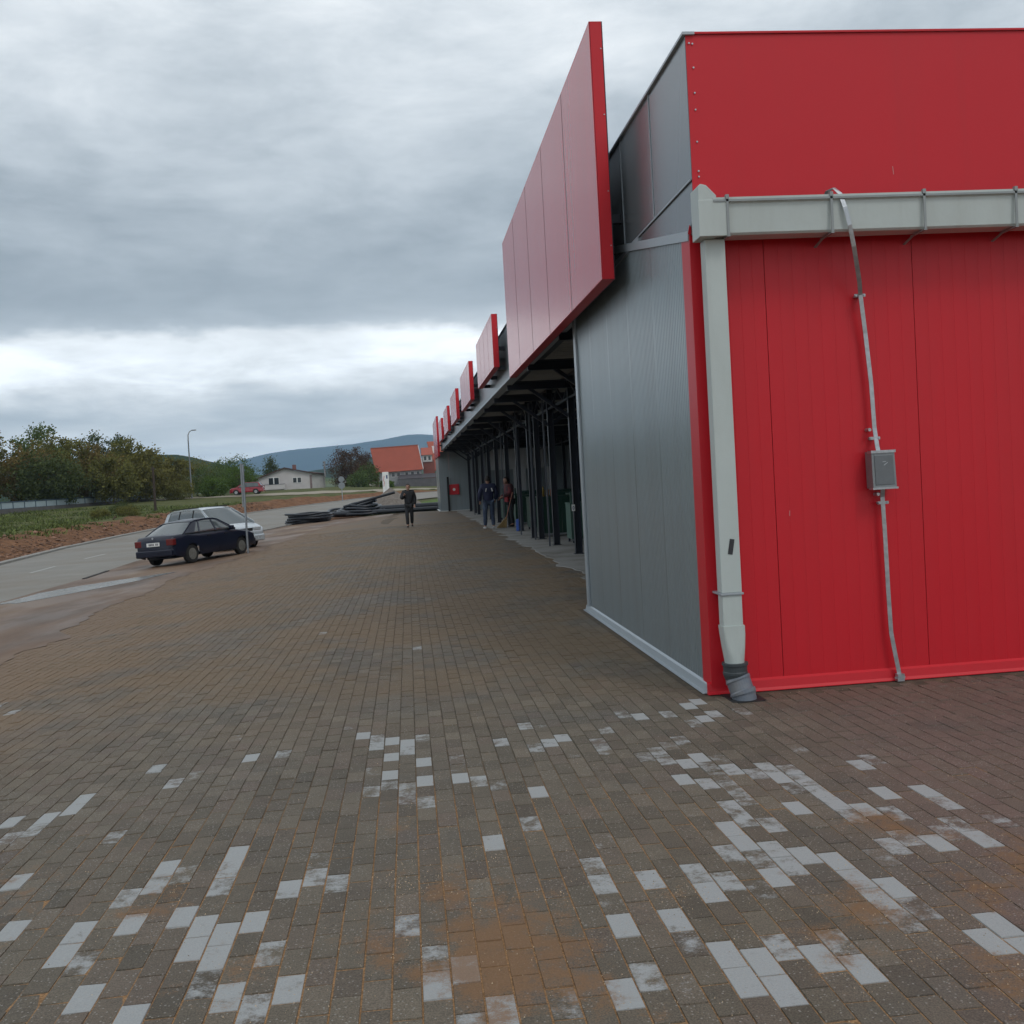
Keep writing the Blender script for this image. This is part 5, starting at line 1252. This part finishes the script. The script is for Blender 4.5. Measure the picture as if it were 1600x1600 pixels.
for k in range(n_):
    a = 2 * math.pi * k / n_; b_ = 2 * math.pi * (k + 1) / n_
    mb.bar((math.cos(a) * .016, -.014, math.sin(a) * .036), (math.cos(b_) * .016, -.014, math.sin(b_) * .036), .012, .003, up=(0, 1, 0))
part('zero', mb, bm_, t)
bk = part('canister', MB().tube([(3.57, 33.4, .036), (3.57, 33.4, .05), (3.57, 33.4, .40), (3.57, 33.4, .43), (3.57, 33.4, .44)], [.10, .115, .115, .07, .03], 16), mat('canister_blue', (.02, .07, .30), .35, 0, .08, 6)); tag(bk, 'blue plastic canister standing at the foot of the column beside the broom', 'canister')

# ================================================================== people
def skinned(name, nodes, edges, root, m, parent=None, sub=1, remesh=0, extra=None):
    bm = bmesh.new(); sl = bm.verts.layers.skin.verify(); vs = {}
    for k, (co, r) in nodes.items():
        v = bm.verts.new(co); v[sl].radius = (r, r) if not isinstance(r, tuple) else r; v[sl].use_root = (k == root); vs[k] = v
    for a, b_ in edges: bm.edges.new((vs[a], vs[b_]))
    me = bpy.data.meshes.new(name); bm.to_mesh(me); bm.free()
    o = bpy.data.objects.new(name, me); COL.objects.link(o)
    o.modifiers.new('s', 'SKIN').use_smooth_shade = True
    ss = o.modifiers.new('u', 'SUBSURF'); ss.levels = sub; ss.render_levels = sub
    dg = bpy.context.evaluated_depsgraph_get(); me2 = bpy.data.meshes.new_from_object(o.evaluated_get(dg))
    bpy.data.objects.remove(o)
    if extra:
        bm = bmesh.new(); bm.from_mesh(me2)
        for (c, r, sc_) in extra:
            g = bmesh.ops.create_uvsphere(bm, u_segments=20, v_segments=14, radius=r, matrix=Matrix.Translation(c) @ Matrix.Diagonal((sc_[0], sc_[1], sc_[2], 1)))
        bm.to_mesh(me2); bm.free()
    if remesh:
        o = bpy.data.objects.new(name, me2); COL.objects.link(o)
        r = o.modifiers.new('r', 'REMESH'); r.mode = 'VOXEL'; r.voxel_size = remesh; r.use_smooth_shade = True
        s_ = o.modifiers.new('s', 'SMOOTH'); s_.factor = .5; s_.iterations = 2
        dg = bpy.context.evaluated_depsgraph_get(); me3 = bpy.data.meshes.new_from_object(o.evaluated_get(dg)); bpy.data.objects.remove(o); me2 = me3
    me2.name = name; me2.materials.clear(); me2.materials.append(m)
    o = bpy.data.objects.new(name, me2); COL.objects.link(o); o.parent = parent
    return o
skinm = mat('skin', (.36, .20, .14), .5, 0, .06, 30)
hairm = mat('hair_dark', (.015, .012, .010), .7, 0, .3, 60)
def person(label, loc, rz, J, jm, tm, sm, hm=hairm, hgt=1.0, jr=1.0):
    t = thing('person', label, 'person', loc, rz); t.scale = (hgt,) * 3
    V = lambda k: Vector(J[k])
    hd = V('head')
    nodes = {'pel': (V('pel'), .115), 'waist': (V('waist'), .11), 'chest': (V('chest'), .125), 'neck': (V('neck'), .055), 'chin': (hd + Vector((0, 0, -.07)), .055)}
    E_ = [('pel', 'waist'), ('waist', 'chest'), ('chest', 'neck'), ('neck', 'chin')]
    for s in 'lr':
        nodes['sh' + s] = (V('sh' + s), .058); nodes['el' + s] = (V('el' + s), .042); nodes['wr' + s] = (V('wr' + s), .027); E_ += [('chest', 'sh' + s), ('sh' + s, 'el' + s), ('el' + s, 'wr' + s)]
        f = (V('wr' + s) - V('el' + s)).normalized(); side_ = f.cross(Vector((0, 1, 0)))
        if side_.length < .3: side_ = f.cross(Vector((1, 0, 0)))
        side_.normalize(); up_ = f.cross(side_); w0 = V('wr' + s)
        nodes['pa' + s] = (w0 + f * .06, .024); E_.append(('wr' + s, 'pa' + s))
        for k in range(4):
            o_ = side_ * (k - 1.5) * .021; ln = (.065, .075, .07, .055)[k]
            a = w0 + f * .085 + o_; b_ = a + f * ln * .55 + up_ * .012; c_ = b_ + f * ln * .3 + up_ * .03
            nodes[f'f{k}a{s}'] = (a, .010); nodes[f'f{k}b{s}'] = (b_, .009); nodes[f'f{k}c{s}'] = (c_, .008); E_ += [('pa' + s, f'f{k}a{s}'), (f'f{k}a{s}', f'f{k}b{s}'), (f'f{k}b{s}', f'f{k}c{s}')]
        nodes['ta' + s] = (w0 + f * .045 - side_ * .032, .011); nodes['tb' + s] = (w0 + f * .085 - side_ * .045 + up_ * .02, .010); E_ += [('pa' + s, 'ta' + s), ('ta' + s, 'tb' + s)]
        nodes['hi' + s] = (V('hi' + s), .085); nodes['kn' + s] = (V('kn' + s), .056); nodes['an' + s] = (V('an' + s), .04); nodes['to' + s] = (V('to' + s), .035); E_ += [('pel', 'hi' + s), ('hi' + s, 'kn' + s), ('kn' + s, 'an' + s), ('an' + s, 'to' + s)]
    fd = Vector(J.get('face', (0, -1, 0))).normalized(); rt = fd.cross(Vector((0, 0, 1)))
    ex = [(hd, .1, (.78, .92, 1.18)), (hd + fd * .094 + Vector((0, 0, -.015)), .018, (.8, .9, 1.4)), (hd + fd * .07 + Vector((0, 0, -.085)), .035, (1, 1, .8)), (hd + rt * .078 + Vector((0, 0, -.01)), .022, (.5, .8, 1.3)), (hd - rt * .078 + Vector((0, 0, -.01)), .022, (.5, .8, 1.3))]
    body = skinned('body', nodes, E_, 'pel', skinm, t, 1, .0095, ex)
    mb = MB()
    for s in (-1, 1): mb.tube([hd + fd * .082 + rt * s * .032 + Vector((0, 0, .012)), hd + fd * .092 + rt * s * .032 + Vector((0, 0, .012))], .009, 8)
    part('eyes', mb, black, body); part('mouth', MB().bar(hd + fd * .098 - rt * .022 + Vector((0, 0, -.058)), hd + fd * .098 + rt * .022 + Vector((0, 0, -.058)), .008), mat('lips', (.22, .08, .07), .5, 0, .05, 30), body)
    # hair
    me = bpy.data.meshes.new('hair'); bm = bmesh.new(); bmesh.ops.create_uvsphere(bm, u_segments=22, v_segments=16, radius=.108)
    bmesh.ops.delete(bm, geom=[v for v in bm.verts if v.co.dot(fd) > .035 and v.co.z < .055 or v.co.z < -.055], context='VERTS')
    for v in bm.verts: v.co = Vector((v.co.x * .80, v.co.y * .95, v.co.z * 1.18)) * (1 + .04 * noise.noise(v.co * 40)) + Vector((0, 0, .008)) - fd * .008
    bmesh.ops.solidify(bm, geom=bm.faces, thickness=.012); bm.to_mesh(me); bm.free(); me.materials.append(hm); o = bpy.data.objects.new('hair', me); COL.objects.link(o); o.parent = t; o.location = hd
    # jacket
    nj = {'hem': (V('pel') + Vector((0, 0, -.09)), (.19, .155)), 'waist': (V('waist'), (.175, .15)), 'chest': (V('chest'), (.19, .155)), 'coll': (V('neck') + Vector((0, 0, -.02)), .075)}
    ej = [('hem', 'waist'), ('waist', 'chest'), ('chest', 'coll')]
    for s in 'lr': nj['s' + s] = (V('sh' + s), .098 * jr); nj['e' + s] = (V('el' + s), .078 * jr); nj['w' + s] = (V('wr' + s), .055 * jr); ej += [('chest', 's' + s), ('s' + s, 'e' + s), ('e' + s, 'w' + s)]
    jk = skinned('jacket', nj, ej, 'chest', jm, t, 2)
    nt_ = {'p': (V('pel') + Vector((0, 0, .0)), (.14, .12))}; et = []
    for s in 'lr': nt_['h' + s] = (V('hi' + s), .102); nt_['k' + s] = (V('kn' + s), .078); nt_['a' + s] = (V('an' + s) + Vector((0, 0, .01)), .066); et += [('p', 'h' + s), ('h' + s, 'k' + s), ('k' + s, 'a' + s)]
    tr_ = skinned('trousers', nt_, et, 'p', tm, t, 2)
    for s in 'lr':
        a, b_ = V('an' + s), V('to' + s); dd = (b_ - a); dd.z = 0; dd.normalize()
        sh = skinned('shoe', {'h': (a + Vector((0, 0, -.035)) - dd * .05, .045), 'm': (a + dd * .06 + Vector((0, 0, -.045)), .042), 't': (b_ + dd * .03, .034)}, [('h', 'm'), ('m', 't')], 'm', sm, t, 2)
    return t, jk, tr_, body
J1 = dict(pel=(0, 0, .93), waist=(0, .01, 1.08), chest=(0, .01, 1.27), neck=(0, -.01, 1.47), head=(0, -.03, 1.62), shl=(.185, .01, 1.40), ell=(.245, .04, 1.13), wrl=(.23, -.06, .90), shr=(-.185, .01, 1.40), elr=(-.26, -.05, 1.16), wrr=(-.17, -.26, 1.30), hil=(.09, 0, .88), knl=(.10, .04, .48), anl=(.09, .22, .13), tol=(.10, .12, .05), hir=(-.09, 0, .88), knr=(-.09, -.12, .49), anr=(-.08, -.17, .09), tor=(-.09, -.30, .045))
blkc = mat('cloth_black', (.014, .015, .018), .75, 0, .2, 12, .2, 60); jean = mat('cloth_jeans', (.030, .045, .085), .8, 0, .35, 9, .2, 80, stain=(.10, .14, .20), sstr=.5, sscale=4); navyc = mat('cloth_navy', (.012, .016, .05), .7, 0, .2, 12, .2, 60); whites = mat('shoe_white', (.5, .5, .5), .6, 0, .1, 20); brshoe = mat('shoe_dark', (.03, .025, .022), .5, 0, .1, 20)
J1 = {k: Vector(v) for k, v in J1.items()}
person('man in a black jacket and black trousers walking towards the camera, hand raised', (0.0, 41.96, .028), 0, J1, blkc, blkc, brshoe, hgt=1.02, jr=1.2)
J2 = dict(pel=(0, 0, .94), waist=(0, .01, 1.09), chest=(0, .02, 1.28), neck=(0, 0, 1.48), head=(0, .0, 1.63), shl=(.20, .01, 1.41), ell=(.29, .02, 1.15), wrl=(.27, -.10, .93), shr=(-.20, .01, 1.41), elr=(-.28, .02, 1.15), wrr=(-.24, -.12, .96), hil=(.10, 0, .88), knl=(.14, -.02, .48), anl=(.16, .03, .09), tol=(.18, -.10, .045), hir=(-.10, 0, .88), knr=(-.11, -.02, .48), anr=(-.12, .03, .09), tor=(-.14, -.10, .045))
J2 = {k: Vector(v) for k, v in J2.items()}
p2, jk, _, _ = person('man in navy jacket and jeans standing with his back turned by the columns', (2.82, 36.2, .034), R_(185), J2, navyc, jean, whites, hgt=1.07, jr=1.12)
for s in (-1, 1): part('stripe', MB().bar((s * .115, .190, 1.24), (s * .085, .180, 1.35), .03, .012, up=(0, 1, 0)), white, jk)
J3 = dict(pel=(0, 0, .93), waist=(0, -.02, 1.08), chest=(0, -.04, 1.27), neck=(0, -.09, 1.46), head=(0, -.13, 1.60), shl=(.185, -.04, 1.40), ell=(.22, -.10, 1.14), wrl=(.10, -.32, 1.05), shr=(-.185, -.04, 1.40), elr=(-.24, -.08, 1.14), wrr=(-.12, -.30, 1.0), hil=(.09, 0, .88), knl=(.10, -.03, .48), anl=(.10, .02, .09), tol=(.11, -.12, .045), hir=(-.09, 0, .88), knr=(-.10, .03, .48), anr=(-.10, .10, .09), tor=(-.11, -.03, .045))
J3 = {k: Vector(v) for k, v in J3.items()}
J3['face'] = Vector((0, -1, -.25))
plaid = mat('cloth_red_black', (.05, .02, .025), .8, 0, .3, 10, .2, 60, stain=(.22, .03, .035), sstr=.9, sscale=9)
p3, jk, _, _ = person('sweeping man in dark red patterned jacket beside the columns with red apron bag', (3.66, 36.9, .034), R_(-70), J3, plaid, blkc, brshoe, hgt=1.05)
part('apron_bag', MB().box(-.17, .17, -.20, -.13, .86, 1.10), mat('bag_red', (.35, .02, .03), .6, 0, .1, 20), p3, bevel=.05)
# broom: held by the sweeping man
br = thing('straw_broom', 'straw broom with a long reddish handle held by the man in the patterned jacket', 'broom', (3.40, 36.1, .034))
hb = Vector((.0, 0, .33)); ht = Vector((.30, .25, 1.25))
part('handle', MB().tube([hb - (ht - hb) * .1, ht], .014, 8), mat('broom_handle', (.35, .12, .07), .5, 0, .1, 20), br)
mb = MB(); rg = random.Random(4)
for k in range(160):
    a = rg.uniform(-1, 1); b_ = rg.uniform(-1, 1); mb.bar((hb.x + a * .03, hb.y + b_ * .02, hb.z + .03), (hb.x - .18 + a * .17, hb.y - .06 + b_ * .05, .012 + rg.random() * .04), .008, .008)
o = part('bristles', mb, mat('straw', (.33, .23, .10), .8, 0, .2, 30, island=.4), br); tag(o, kind='stuff')
part('binding', MB().tube([hb + Vector((-.02, -.005, -.03)), hb + Vector((0, 0, .05))], [.05, .03], 10), mat('broom_twine', (.25, .16, .07), .8, 0, .2, 30), br)

# ================================================================== haze: one closed box of even air
hz = part('haze', MB().box(-9500, 9500, -950, 9800, -3, 440), None); hz.data.materials.clear()
hm_ = bpy.data.materials.new('haze_air'); hm_.use_nodes = True; n = hm_.node_tree.nodes; n.clear(); oo = n.new('ShaderNodeOutputMaterial'); pv = n.new('ShaderNodeVolumePrincipled')
pv.inputs['Color'].default_value = (.50, .75, 1.0, 1); pv.inputs['Density'].default_value = 1.4e-4; pv.inputs['Anisotropy'].default_value = 0
hm_.node_tree.links.new(pv.outputs[0], oo.inputs['Volume']); hz.data.materials.append(hm_)
tag(hz, kind='stuff'); tag(hz, 'thin bluish haze in the air over the whole valley', 'haze')
